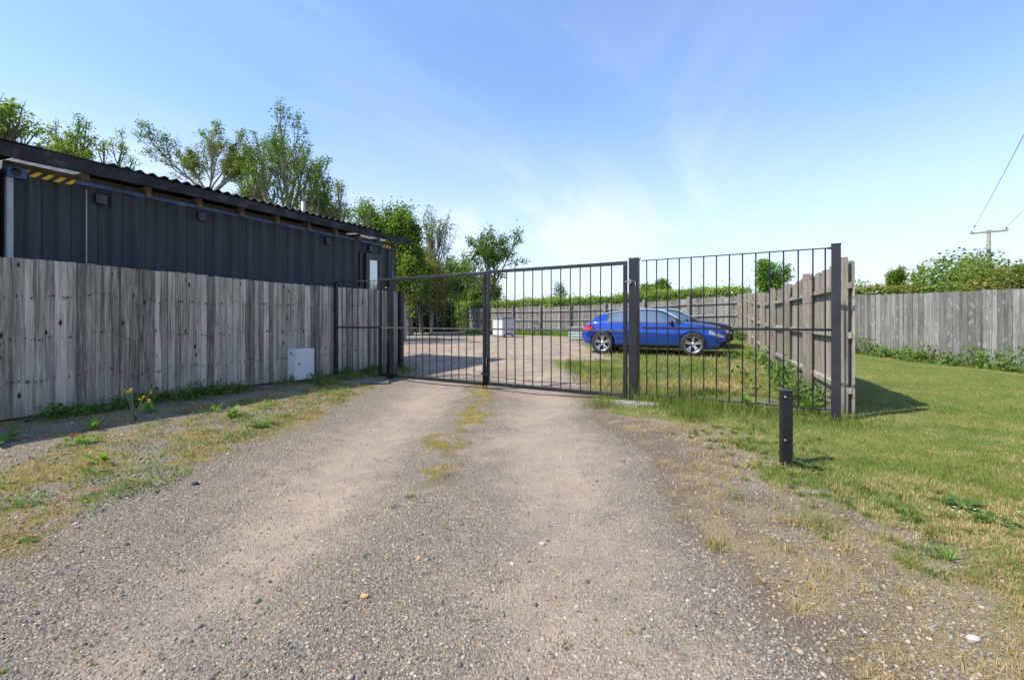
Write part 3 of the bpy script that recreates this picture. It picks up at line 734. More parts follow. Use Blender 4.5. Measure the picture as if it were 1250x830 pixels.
x, y = at(515, 30); tree('hawthorn_tree', 'yellow brown tinged tree below the wispy tree', x, y, ztop(322, 30), 3.2, 'leaf_amber', seed=47, nl=5, ls=.16, spread=.2, thin=.2, group=YARD)
x, y = at(556, 40); tree('birch_tree', 'light green airy tree left of the leafy cherry', x, y, ztop(308, 40), 3.4, 'leaf_oak', 'bark_pale', seed=52, nl=2, ls=.19, spread=.22, thin=.2, group=YARD, rs=.6, ang=(.5, .6, .6, .6), tb=.1)
x, y = at(601, 34.5); tree('cherry_tree', 'broad leafed tree with drooping sprays behind the hedge', x, y, ztop(273, 34.5), 4.6, 'leaf_bright', 'bark', seed=57, nl=2, ls=.24, spread=.16, nc=(9, 5, 4, 2), ang=(.9, .7, .6, .6), ratio=(.7, .62, .55, .5), up=.03, thin=.38, group=YARD, rs=.5, droop=.9, t0=.4, tb=-.25, asp=.45, trunk=.45)
x, y = at(588, 39); tree('hazel_tree', 'rounded mid green tree directly above the hedge corner', x, y, ztop(337, 39), 4.2, 'leaf_oak', seed=61, nl=6, ls=.19, spread=.25, thin=.2, trunk=.28, t0=.55, ratio=(.85, .68, .6, .55), ang=(.85, .7, .7, .8), up=.03, group=YARD)
x, y = at(682, 36); tree('elder_tree', 'small ragged sapling poking above the middle of the hedge', x, y, ztop(345, 36), 2.4, 'leaf_oak', seed=66, nl=1, ls=.16, spread=.14, group=YARD, nc=(8, 5, 3, 2), thin=.55, rs=.5)
x, y = at(800, 48); tree('lime_tree', 'round distant tree above hedge behind the blue car', x, y, ztop(347, 48), 3.3, 'leaf_oak', seed=68, nl=8, ls=.24, spread=.25, group=YARD)
x, y = at(940, 24); tree('young_maple', 'bright young tree rising behind the corner where the fences meet', x, y, ztop(326, 24), 1.5, 'leaf_lime', seed=70, nl=4, ls=.13, spread=.11, group=YARD, rs=.6, thin=.2, nc=(8, 5, 3, 2))
# dark understorey below trees
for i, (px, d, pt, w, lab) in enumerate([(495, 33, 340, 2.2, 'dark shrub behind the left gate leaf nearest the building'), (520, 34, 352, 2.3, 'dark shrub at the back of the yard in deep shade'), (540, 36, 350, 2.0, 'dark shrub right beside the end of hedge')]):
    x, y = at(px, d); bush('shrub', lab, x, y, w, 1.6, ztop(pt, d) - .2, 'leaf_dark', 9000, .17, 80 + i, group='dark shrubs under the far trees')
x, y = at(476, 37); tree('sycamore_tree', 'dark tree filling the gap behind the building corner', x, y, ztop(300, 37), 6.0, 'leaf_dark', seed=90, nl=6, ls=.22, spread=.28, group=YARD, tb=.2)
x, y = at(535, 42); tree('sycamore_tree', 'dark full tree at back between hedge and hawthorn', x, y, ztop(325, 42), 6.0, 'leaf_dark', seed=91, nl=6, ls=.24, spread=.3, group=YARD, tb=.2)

# hedge behind the back fence
def hedge(name, label, A, B, w, h, leaf, n, ls, seed, hvar=.08):
    rng = np.random.default_rng(seed); d = B - A; L = d.length; d = d.normalized()
    o = thing(name, label, 'hedge', (A.x, A.y, 0), math.atan2(d.y, d.x))
    hh = lambda s: h * (1 + hvar * (vnoise(s, s * 0, .5, seed) - .5) * 2)
    face = rng.choice(4, n, p=[.46, .34, .14, .06]); s = rng.uniform(0, L, n)
    yv = np.zeros(n); zv = np.zeros(n); nn = np.zeros((n, 3)); r = rng.random(n)
    a = face == 0; yv[a] = -w / 2; zv[a] = r[a] * hh(s[a]); nn[a] = (0, -1, .35)
    a = face == 1; yv[a] = (r[a] - .5) * w; zv[a] = hh(s[a]); nn[a] = (0, 0, 1)
    a = face == 2; yv[a] = w / 2; zv[a] = r[a] * hh(s[a]); nn[a] = (0, 1, .35)
    a = face == 3; s[a] = np.where(rng.random(a.sum()) < .5, 0, L); yv[a] = (rng.random(a.sum()) - .5) * w; zv[a] = r[a] * hh(s[a]); nn[a] = (-.6, -.5, .3)
    P = np.stack([s, yv, zv], 1) + rng.normal(0, .07, (n, 3))
    shoot = (face == 1) & (rng.random(n) < .12); P[shoot, 2] += rng.exponential(.09, shoot.sum())
    lump = (fbm(P[:, 0] * 1.0, P[:, 2] + P[:, 1], 1.6, seed, 3) - .5)
    P += nn * lump[:, None] * .42
    wx = A.x + d.x * P[:, 0] - d.y * P[:, 1]; wy = A.y + d.y * P[:, 0] + d.x * P[:, 1]
    P[:, 2] += T(wx, wy)
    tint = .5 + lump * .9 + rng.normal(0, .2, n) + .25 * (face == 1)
    leaf_mesh('foliage', P, nn, rng.uniform(.6, 1.3, n) * ls, leaf, o, tint, .6, .2)
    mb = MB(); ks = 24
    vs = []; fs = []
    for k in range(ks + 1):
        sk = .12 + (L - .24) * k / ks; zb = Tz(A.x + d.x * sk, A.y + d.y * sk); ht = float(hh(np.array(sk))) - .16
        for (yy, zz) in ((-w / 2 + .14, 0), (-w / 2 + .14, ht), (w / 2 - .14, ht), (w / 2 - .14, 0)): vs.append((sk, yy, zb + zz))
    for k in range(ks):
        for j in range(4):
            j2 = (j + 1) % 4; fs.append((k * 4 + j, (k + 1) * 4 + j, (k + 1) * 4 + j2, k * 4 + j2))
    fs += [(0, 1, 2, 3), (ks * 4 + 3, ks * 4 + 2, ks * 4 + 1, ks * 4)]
    mb.add(vs, fs); mb.build('branches', M['core'], o)  # one solid dark core behind the leaves, not separate branches
    return o
bd = (BF1 - NF1).normalized(); bn = Vector((-bd.y, bd.x))      # bn: towards camera side is +? checked below
if bn.y > 0: bn = -bn
hA = BF1 + bd * 1.6 - bn * .75 ; hB = NF1 - bn * 1.1 + bd * .2
hedge('clipped_hedge', 'long clipped bright green hedge behind the back fence', hA, hB, 1.3, 2.08, 'leaf_hedge', 60000, .10, 101, .03)

# right of the picture, beyond the right fence
x, y = at(1262, 19); bush('bush', 'tall light green bush at the right edge behind the fence', x, y, 4.6, 3.2, ztop(284, 19), 'leaf_bright', 30000, .17, 111, lumps=46, tb=-.05)
x, y = at(1238, 15.2); bush('bush', 'yellow green and reddish mound of bush leaning over the right fence', x, y, 2.7, 1.8, ztop(308, 15.2), 'leaf_rust', 30000, .115, 112, lumps=46, tb=-.08)
x, y = at(1190, 20); bush('bush', 'bluish green bush sloping down left of the power pole', x, y, 2.0, 1.6, ztop(318, 20), 'leaf_oak', 14000, .13, 113, tb=.05)
x, y = at(1165, 17.5); bush('bush', 'lowest yellow green bush at the left foot of the mound', x, y, .95, 1.0, ztop(340, 17.5), 'leaf_rust', 4500, .11, 114)
x, y = at(1095, 24); tree('sapling', 'left one of two small saplings behind the right fence', x, y, ztop(334, 24), .7, 'leaf_oak', seed=116, nl=2, ls=.13, spread=.08, nc=(7, 4, 3, 2), rs=.5)
x, y = at(1119, 25); tree('sapling', 'right one of two saplings with bare upright twigs behind right fence', x, y, ztop(331, 25), .6, 'leaf_olive', seed=117, nl=1, ls=.11, spread=.07, thin=.3, nc=(7, 4, 3, 2), ang=(.4, .4, .5, .5), up=.12, rs=.5)
x, y = at(1052, 23); bush('bush', 'small low green bush peeping over the fence beside the railing post', x, y, .85, .8, ztop(345, 23), 'leaf_oak', 2500, .11, 118)
hedge('field_hedge', 'low reddish green hedge line showing above the right fence', Vector(at(1010, 21.5)), Vector(at(1172, 19.5)), 1.2, 2.02, 'leaf_rust', 12000, .10, 119, .05)

# ------------------------------------------------------------------ timber fences
def fence(name, label, A, B, h, mat, face=1, bw=.115, posts=True, post_sp=2.4, rails=(.3, .9, 1.5), seed=1, post_h=.03, zlift=.02, jag=.012, gravel=False, thick=.018, boards_top=None, post_mat=None, cap=False):
    thick = .024
    """boards on the side face*(left normal); rails and posts on the other side"""
    rng = np.random.default_rng(seed); d = B - A; L = d.length; d = d.normalized()
    o = thing(name, label, 'fence', (A.x, A.y, 0), math.atan2(d.y, d.x))
    zat = lambda s: Tz(A.x + d.x * s, A.y + d.y * s)
    mb = MB(); s = 0.0; i = 0
    wob = rng.normal(0, 1, 64)
    while s < L - .02:
        w = bw * rng.uniform(.75, 1.2); w = min(w, L - s); gap = rng.uniform(.002, .009) if rng.random() < .4 else -.006
        z0 = zat(s + w / 2) + zlift; tilt = rng.normal(0, .004)
        top = h + jag * rng.normal() + .012 * math.sin(s * 1.1 + seed)
        y0 = face * (.003 + rng.uniform(0, .004)); tk = thick * rng.uniform(.7, 1.4)
        # featheredge: thin edge tucked under the next board's thick edge
        ya, yb = y0 + face * tk, y0 + face * tk * .45
        vs = []
        bow = rng.normal(0, .003)
        for zz, ox, oy in ((z0, 0, 0), (z0 + top * .5, tilt * .5, bow), (zat(s + w / 2) + top, tilt * 1.0, rng.normal(0, .004))):
            e = -gap
            vs += [(s + ox - .004, y0 + oy, zz), (s + w + e + ox, y0 + oy, zz), (s + w + e + ox, yb + oy, zz), (s - .004 + ox, ya + oy, zz)]
        fs = []
        for b in (0, 4):
            for k in range(4):
                k2 = (k + 1) % 4; f = (b + k, b + k2, b + 4 + k2, b + 4 + k); fs.append(f if face < 0 else f[::-1])
        ft = (8, 9, 10, 11); fs.append(ft if face < 0 else ft[::-1]); fs.append((3, 2, 1, 0) if face < 0 else (0, 1, 2, 3))
        mb.add(vs, fs, (rng.random(), rng.random(), rng.random()))
        s += w; i += 1
    mb.build('boards', M[mat], o, attr='board')
    n = max(1, round(L / post_sp))
    for zr in rails:
        m2 = MB()
        for k in range(n):
            s0, s1 = L * k / n, L * (k + 1) / n
            y0, y1 = sorted((-face * .002, -face * .055)); za, zb = zat(s0) + zr, zat(s1) + zr
            vs = [(s0, y0, za - .04), (s1, y0, zb - .04), (s1, y1, zb - .04), (s0, y1, za - .04), (s0, y0, za + .035), (s1, y0, zb + .035), (s1, y1, zb + .02), (s0, y1, za + .02)]
            m2.add(vs, [(3, 2, 1, 0), (4, 5, 6, 7), (0, 1, 5, 4), (1, 2, 6, 5), (2, 3, 7, 6), (3, 0, 4, 7)], (rng.random(), rng.uniform(.3, .8), 0))
        m2.build('rail', M[mat], o, attr='board')
    if posts:
        for k in range(n + 1):
            s0 = min(max(L * k / n, .06), L - .06); y0, y1 = sorted((-face * .035, -face * .145)); z0 = zat(s0)
            m3 = MB().box(s0 - .055, s0 + .055, y0, y1, z0 - .1, z0 + h + post_h * rng.uniform(.3, 1.3), c=(rng.random(), rng.uniform(.35, .75), 0))
            m3.build('post', M[post_mat or mat], o, bevel=.006, attr='board')
    return o

f1 = fence('board_fence', 'tall shaded grey board fence running along the left of the driveway', FL0 - FLD * 4.2, FL0 + FLD * 6.75, 1.745, 'fence_grey', face=-1, bw=.102, seed=3, jag=.004, posts=True, post_h=-.15)
fence('board_fence', 'sunlit brown fence with rails and posts showing behind the right railing', NF0, NF1, 1.78, 'fence_brown', face=-1, bw=.105, seed=5, post_sp=2.1, rails=(.28, .92, 1.5), jag=.02, post_h=.06)
fence('board_fence', 'distant grey fence along the back of the yard behind the cars', NF1 + bd * .1, BF1, 1.72, 'fence_silver', face=1 if (Vector((-(BF1 - NF1).y, (BF1 - NF1).x)).y > 0) else -1, bw=.12, seed=7, post_sp=2.3, rails=(.3, .9, 1.45), jag=.02, post_h=.10)
fence('board_fence', 'silver grey board fence at the far side of the lawn', RF0, RF1, 1.76, 'fence_silver', face=1, bw=.15, seed=9, jag=.006, post_h=-.1)
a = Vector(at(495.5, 21.5)); b = Vector(at(430, 20.0))
fence('board_fence', 'short grey fence end seen past the corner of the building', a, b, 1.58, 'fence_brown', face=1, bw=.12, seed=13, post_sp=1.5, jag=.03, rails=(.35, .8, 1.25), post_h=.06)

# ------------------------------------------------------------------ steel gate, railings and posts
def square_tube_frame(mb, s0, s1, z0, z1, w, d): pass
DEP = .05
def gate_leaf(name, label, t0, t1, z0, z1, zm, bars, drop_at_end):
    p = gate_pt(t0); L = (t1 - t0) * GL
    o = thing(name, label, 'gate', (p.x, p.y, 0), GANG, 'leaves of the double gate')
    e = .05
    MB().box(0, L, -.025, .025, z1 - e, z1).build('top_rail', M['grey_steel'], o, .004)
    MB().box(e, L - e, -.025, .025, z0, z0 + .055).build('bottom_rail', M['black_steel'], o, .004)
    MB().box(0, e, -.0245, .0245, z0, z1 - e).build('stile', M['grey_steel'], o, .004)
    MB().box(L - e, L, -.0245, .0245, z0, z1 - e).build('stile', M['black_steel'], o, .004)
    MB().box(e, L - e, -.012, .012, zm - .012, zm + .012).build('middle_rail', M['rail_grey'], o)
    for s in bars:
        MB().tube([(s + random.gauss(0, .002), 0, z0 + .05), (s + random.gauss(0, .003), random.gauss(0, .003), (z0 + z1) / 2), (s, 0, z1 - e + .002)], .0085, 8, False).build('bar', M['black_steel'], o)
    s = L - e / 2 if drop_at_end else e / 2
    MB().tube([(s, -.04, .02), (s, -.04, .5)], .009, 8).box(s - .03, s + .03, -.058, -.026, .22, .26).build('drop_bolt', M['black_steel'], o)
    return o
ta, tm, tb_ = gate_t(463), gate_t(593.6), gate_t(765.5)
def bar_pos(t0, pxs): return [(gate_t(p) - t0) * GL for p in pxs]
gate_leaf('gate_leaf', 'left leaf of the black steel barred double gate, by the building', ta, tm - .0012, .045, 1.895, .965, bar_pos(ta, [476, 483.6, 491.4, 499.5, 507.9, 516.2, 524.6, 533.2, 542, 551, 560.2, 569.5, 578.8]), True)
gate_leaf('gate_leaf', 'right leaf of the black barred double gate, in front of the blue car', tm + .0012, tb_, .055, 1.915, .965, bar_pos(tm, [607.5, 617.8, 628.2, 638.8, 649.8, 661, 672.2, 683.8, 695.6, 707.6, 720.1, 732.6, 745.8]), False)

def steel_post(name, label, p, w, h, mat='black_steel', rz=GANG, cap=True, group='steel gate posts'):
    z = Tz(p.x, p.y)
    o = thing(name, label, 'post', (p.x, p.y, z), rz, group)
    MB().box(-w / 2, w / 2, -w / 2, w / 2, -.15, h - z).build('shaft', M[mat], o, .006)
    if cap: MB().box(-w / 2 - .004, w / 2 + .004, -w / 2 - .004, w / 2 + .004, h - z + .001, h - z + .012).build('cap', M['grey_steel'], o, .003)
    return o
nrm = Vector((-GD.y, GD.x)).normalized()
if nrm.y < 0: nrm = -nrm
p1 = gate_pt(gate_t(471.5)) + nrm * .10
o = steel_post('gate_post', 'dark gate post at the hinge side of left leaf', p1, .10, 1.86)
MB().tube([(-.075, -.055, 1.72), (-.02, -.055, 1.72)], .016, 8).build('hinge', M['bolt'], o)
MB().tube([(-.075, -.055, .3), (-.02, -.055, .3)], .016, 8).build('hinge', M['bolt'], o)
p2 = gate_pt(gate_t(774.2))
o = steel_post('gate_post', 'stout black gate post between the right leaf and fixed railing', p2, .118, 1.935)
MB().tube([(-.11, -.066, 1.60), (.03, -.066, 1.60)], .011, 8).box(-.055, -.02, -.078, -.0595, 1.57, 1.63).tube([(.03, -.07, 1.61), (.055, -.07, 1.45)], .005, 6).build('latch', M['bolt'], o)
MB().tube([(.06, 0, 1.905), (.085, 0, 1.905)], .014, 8).build('bracket', M['bolt'], o)
p3 = gate_pt(gate_t(1020.5))
o = steel_post('gate_post', 'black end post of the railing beside the brown fence', p3, .085, 1.935, 'grey_steel')
MB().tube([(-.08, 0, 1.89), (-.04, 0, 1.89)], .014, 8).build('bracket', M['bolt'], o)

def railing(name, label, A, B, z0, z1, zm, ss, r=.008):
    d = B - A; L = d.length
    o = thing(name, label, 'railing', (A.x, A.y, 0), math.atan2(d.y, d.x), 'fixed railing panels beside the gate')
    MB().box(0, L, -.02, .02, z1 - .010, z1).build('top_rail', M['grey_steel'], o, .002)
    MB().box(0, L, -.02, .02, z0 - .005, z0 + .006).build('bottom_rail', M['black_steel'], o, .002)
    MB().box(0, L, -.004, .004, zm - .015, zm + .015).build('middle_rail', M['black_steel'], o)
    for s in ss: MB().tube([(s, 0, z0 + .006), (s, 0, z1 - .009)], r, 8, False).build('bar', M['black_steel'], o)
    return o
t0 = gate_t(783.5)
railing('railing_panel', 'wide fixed black railing panel at the right of the gate', gate_pt(t0), gate_pt(gate_t(1015)), .125, 1.91, 1.005,
        bar_pos(t0, [789.5, 801.5, 815, 829.2, 843.8, 859, 874.6, 890.4, 906.4, 922.6, 939.3, 956.5, 974.4, 992.3, 1007.4]))
pa = FL0 + FLD * 4.55 + Vector((.913, -.409)) * .10
pz = Tz(pa.x, pa.y)
u = (410 - 625) / F
k = 4.0
while True:      # point on a line just in front of the left fence that lies in direction of the end post
    q = FL0 + FLD * k + Vector((.913, -.409)) * .09
    if q.x / q.y >= u or k > 8: break
    k += .005
pa = q
steel_post('gate_post', 'slim black post standing against the left board fence', pa, .06, 1.84)
pb = gate_pt(gate_t(462.5)); dd = (pb - pa); Lp = dd.length
railing('railing_panel', 'narrow black railing panel in front of the left board fence', pa, pb, .05, 1.87, .965, [Lp * q for q in (.15, .27, .39, .515, .64, .765, .89)], .007)
x, y = at(489, 10.4)
o = steel_post('dark_post', 'flat black post behind the gate at the end of board fence', Vector((x, y)), .105, 1.76, cap=False)

# bollard
y = 3.48; x = (959.5 - 625) / F * y
o = thing('bollard', 'short square black steel bollard on the lawn edge', 'bollard', (x, y, Tz(x, y)), math.radians(-14))
MB().box(-.037, .037, -.037, .037, -.12, .555).build('shaft', M['black_steel'], o, .005)
MB().box(-.039, .039, -.039, .039, .556, .566).build('cap', M['grey_steel'], o, .003)
for zz in (.515, .19):
    MB().lathe([(0, -.048), (.009, -.047), (.010, -.0375)], 12, Matrix.Translation((-.016, 0, zz))).build('bolt', M['bolt'], o)

# cabinet on the fence
cpos = FL0 + FLD * 3.55 + Vector((.913, -.409)) * .03
ang = math.atan2(FLD.y, FLD.x)
o = thing('meter_cabinet', 'pale grey metal cabinet fixed low on the left fence', 'cabinet', (cpos.x, cpos.y, .045 + Tz(cpos.x, cpos.y) * 0), ang)
MB().box(0, .40, -.20, 0, 0, .55).build('housing', M['cabinet'], o, .006)
MB().box(.006, .394, -.222, -.2005, .006, .544).build('door', M['cabinet'], o, .006)
MB().lathe([(0, -.008), (.017, -.008), (.017, 0), (.019, 0)], 14, Matrix.Translation((.06, -.2225, .29))).build('lock', M['black_plastic'], o)
MB().box(-.003, -.0005, -.16, -.06, .03, .06).build('vent', M['black_plastic'], o)
MB().box(-.010, -.0005, -.115, -.085, .46, .49).build('cable_gland', M['black_plastic'], o)

# drain cover and slab
y = 8.12; x = -2.42
o = tag(MB().box(-.24, .24, -.17, .17, 0, .022).build('drain_cover', M['cover'], None, .004, loc=(x, y, Tz(x, y) + .012), rot=(0, 0, .2)), 'grey metal drain cover set in ground before the left gate post', 'drain cover')
y = 5.93; x = 1.58
tag(MB().box(-.30, .30, -.10, .10, -.05, .035).build('concrete_slab', M['concrete'], None, .008, loc=(x, y, Tz(x, y)), rot=(0, 0, GANG + .25)), 'low concrete slab at the foot of the stout gate post', 'slab')

# ------------------------------------------------------------------ container building
W0 = Vector((-2.90, 11.45)); WD = Vector((-.4472, -.8944))      # local x runs from far end towards the camera
WANG = math.atan2(WD.y, WD.x)
B_ = thing('container_building', 'long dark shipping container building with overhanging corrugated roof', 'building', (W0.x, W0.y, 0), WANG)
# local: x along wall, y = left normal of WD  -> (.894,-.447) faces the drive ( +y )
def wall_s(px):
    u = (px - 625) / F; y = (W0.x - .5 * W0.y) / (u - .5); return (W0.y - y) / .8944
CL = 6.78; CT = 2.935
def corr(x0, x1, z0, z1, yb, period=.276, dep=.036):
    vs = []; fs = []; s = x0; k = 0
    pts = []
    while s < x1:
        for q, yy in ((0, 0), (.26, 0), (.38, -dep), (.74, -dep), (.86, 0)):
            pts.append((min(s + q * period, x1), yb + yy))
        s += period
    pts.append((x1, yb))
    vs = [(x, y, z) for x, y in pts for z in (z0, z1)]
    fs = [(2 * i, 2 * i + 1, 2 * i + 3, 2 * i + 2) for i in range(len(pts) - 1)]
    return MB().add(vs, fs)
corr(.18, CL - .056, .16, CT - .059, -.004).build('side_wall', M['container'], B_)
MB().box(.02, CL, -2.44, -.06, .05, CT - .02).build('container_shell', M['container'], B_)
MB().box(0, CL, -.0595, .006, .02, .159).build('bottom_rail', M['container'], B_, .004)
MB().box(.46, CL - .62, -.0595, .004, CT - .058, CT).build('top_rail', M['blue_rail'], B_, .004)
for s0, s1 in ((.18, .459), (CL - .619, CL - .17)):
    MB().box(s0, s1, -.0595, .005, CT - .085, CT - .012).build('hazard_strip', M['hazard'], B_)
for s0, s1, mt in ((0, .179, 'container'), (CL - .055, CL, 'pale_steel')):
    MB().box(s0, s1 if mt == 'container' else s1, -.0595, .008, .16, CT - .14).build('corner_post', M[mt], B_, .004)
MB().box(CL - .169, CL, -.16, .012, CT - .135, CT + .0).build('corner_casting', M['blue_rail'], B_, .006)
MB().lathe([(0, .015), (.045, .015), (.048, .0125)], 20, Matrix.Translation((CL - .075, 0, CT - .068))).build('casting_hole', M['black_plastic'], B_)
MB().box(0, .168, -.16, .010, CT - .135, CT).build('corner_casting', M['container'], B_, .006)
# pale run streak and dark joint strip
s = wall_s(105.5); MB().box(s - .006, s + .006, .0, .004, .3, CT - .11).build('pale_streak', M['pale_steel'], B_)
s = wall_s(475); MB().box(s - .05, s + .03, .0085, .0125, 1.0, CT - .14).build('dark_joint', M['black_plastic'], B_)
s = wall_s(479); MB().box(s - .03, s + .03, .0126, .016, 2.1, 2.32).build('blue_label', M['blue_rail'], B_)
# second dark wall further left (beyond the frame edge)
MB().box(CL + .05, CL + 6.6, -2.44, -.10, .02, CT - .02).build('rear_shed', M['container'], B_)
# window with frame
s0, s1 = wall_s(463.8), wall_s(444)
wn = MB().box(s0, s1, .0, .075, 1.05, 1.2).box(s0, s1, 0, .075, 2.50, 2.64).box(s0, s0 + .11, 0, .0745, 1.2, 2.5).box(s1 - .12, s1, 0, .0745, 1.2, 2.5).build('window', M['grey_steel'], B_, .004)
MB().box(s0 + .11, s1 - .12, .03, .045, 1.2, 2.5).build('pane', M['glass'], wn)
MB().box(s1 + .02, s1 + .14, .001, .02, .6, 2.66).build('recess_dark_strip', M['black_plastic'], B_)  # recess darkness beside the frame painted as a flat black strip
# hooded vents
for px, z in ((123.5, 2.735), (246, 2.765), (399.5, 2.75), (451.5, 2.76)):
    s = wall_s(px)
    v_ = MB().box(s - .05, s + .05, 0, .045, z - .075, z + .065).build('vent', M['grey_steel'], B_, .006)
    MB().box(s + .051, s + .08, 0, .06, z - .07, z + .065).box(s - .055, s + .051, 0, .07, z + .0655, z + .075).build('hood', M['black_plastic'], v_, .004)
# timber rafters on top of the wall
for px in (103, 180, 242, 294, 337.6, 376, 409, 437, 461, 481.5):
    s = wall_s(px)
    MB().box(s - .036, s + .036, -.9, .05, CT - .045 if px not in (461, 481.5, 103) else CT + .002, CT + .10, c=(random.random(), .5, 0)).build('rafter', M['rafter'], B_, .004, 'board')
MB().box(.1, CL, -.14, -.06, CT + .001, CT + .07, c=(.3, .2, 0)).build('timber_plate', M['rafter'], B_, .003, 'board')
# roof: fascia, corrugated sheets, clear sheets
FO = .30
fx0, fx1 = -.28, CL + 6.4
mb = MB(); n = 120; vs = []
rr = np.random.default_rng(5)
for k in range(n + 1):
    s = fx0 + (fx1 - fx0) * k / n; w1 = rr.normal(0, .0035); w2 = rr.normal(0, .003)
    zt = 3.125 + w1; zb = 2.985 + w2 - (.012 * max(0, (s - 5.0)) if s < 7 else .024)
    for (yy, zz) in ((FO, zb), (FO + .004 * math.sin(s * 5), zt), (FO - .045, zt - .004), (FO - .045, zb)): vs.append((s, yy, zz))
fs = [(k * 4 + j, (k + 1) * 4 + j, (k + 1) * 4 + (j + 1) % 4, k * 4 + (j + 1) % 4) for k in range(n) for j in range(4)] + [(0, 1, 2, 3), (n * 4 + 3, n * 4 + 2, n * 4 + 1, n * 4)]
mb.add(vs, fs).build('fascia', M['felt'], B_)
def sheet(x0, x1, name, mat, amp=.020, per=.15, th=.008, y0=FO + .03, y1=-2.8, zf=3.155, zr=3.32):
    n = int((x1 - x0) / per * 8); vs = []; fs = []
    for k in range(n + 1):
        s = x0 + (x1 - x0) * k / n; w = amp * math.sin(2 * PI * s / per)
        for yy, z in ((y0, zf), (y1, zr)):
            vs += [(s, yy, z + w), (s, yy, z + w - th)]
    for k in range(n):
        a = k * 4; b = a + 4
        fs += [(a, b, b + 2, a + 2), (a + 1, a + 3, b + 3, b + 1), (a, a + 1, b + 1, b), (a + 2, b + 2, b + 3, a + 3)]
    MB().add(vs, fs, sm=False).build(name, mat, B_)
sheet(.85, 5.895, 'roof_sheet', M['felt'])
sheet(-.25, .845, 'clear_roof_sheet', M['clear_sheet'], amp=.008, zf=3.118, y0=FO - .05)
sheet(5.90, 6.58, 'clear_roof_sheet', M['clear_sheet'], amp=.006, zf=3.112, y0=FO - .05)
sheet(6.585, CL + 6.4, 'roof_sheet', M['felt'], amp=.006, zf=3.125, y0=FO - .05)
# felt strip folded over the left end of the roof edge
MB().box(5.5, CL + 6.4, FO - .12, FO + .012, 3.136, 3.148).build('felt_edge', M['felt'], B_, .003)
s = 2.42
MB().tube([(s, -.35, 3.05), (s, -.35, 3.54)], .042, 14).build('flue_pipe', M['galv'], B_)

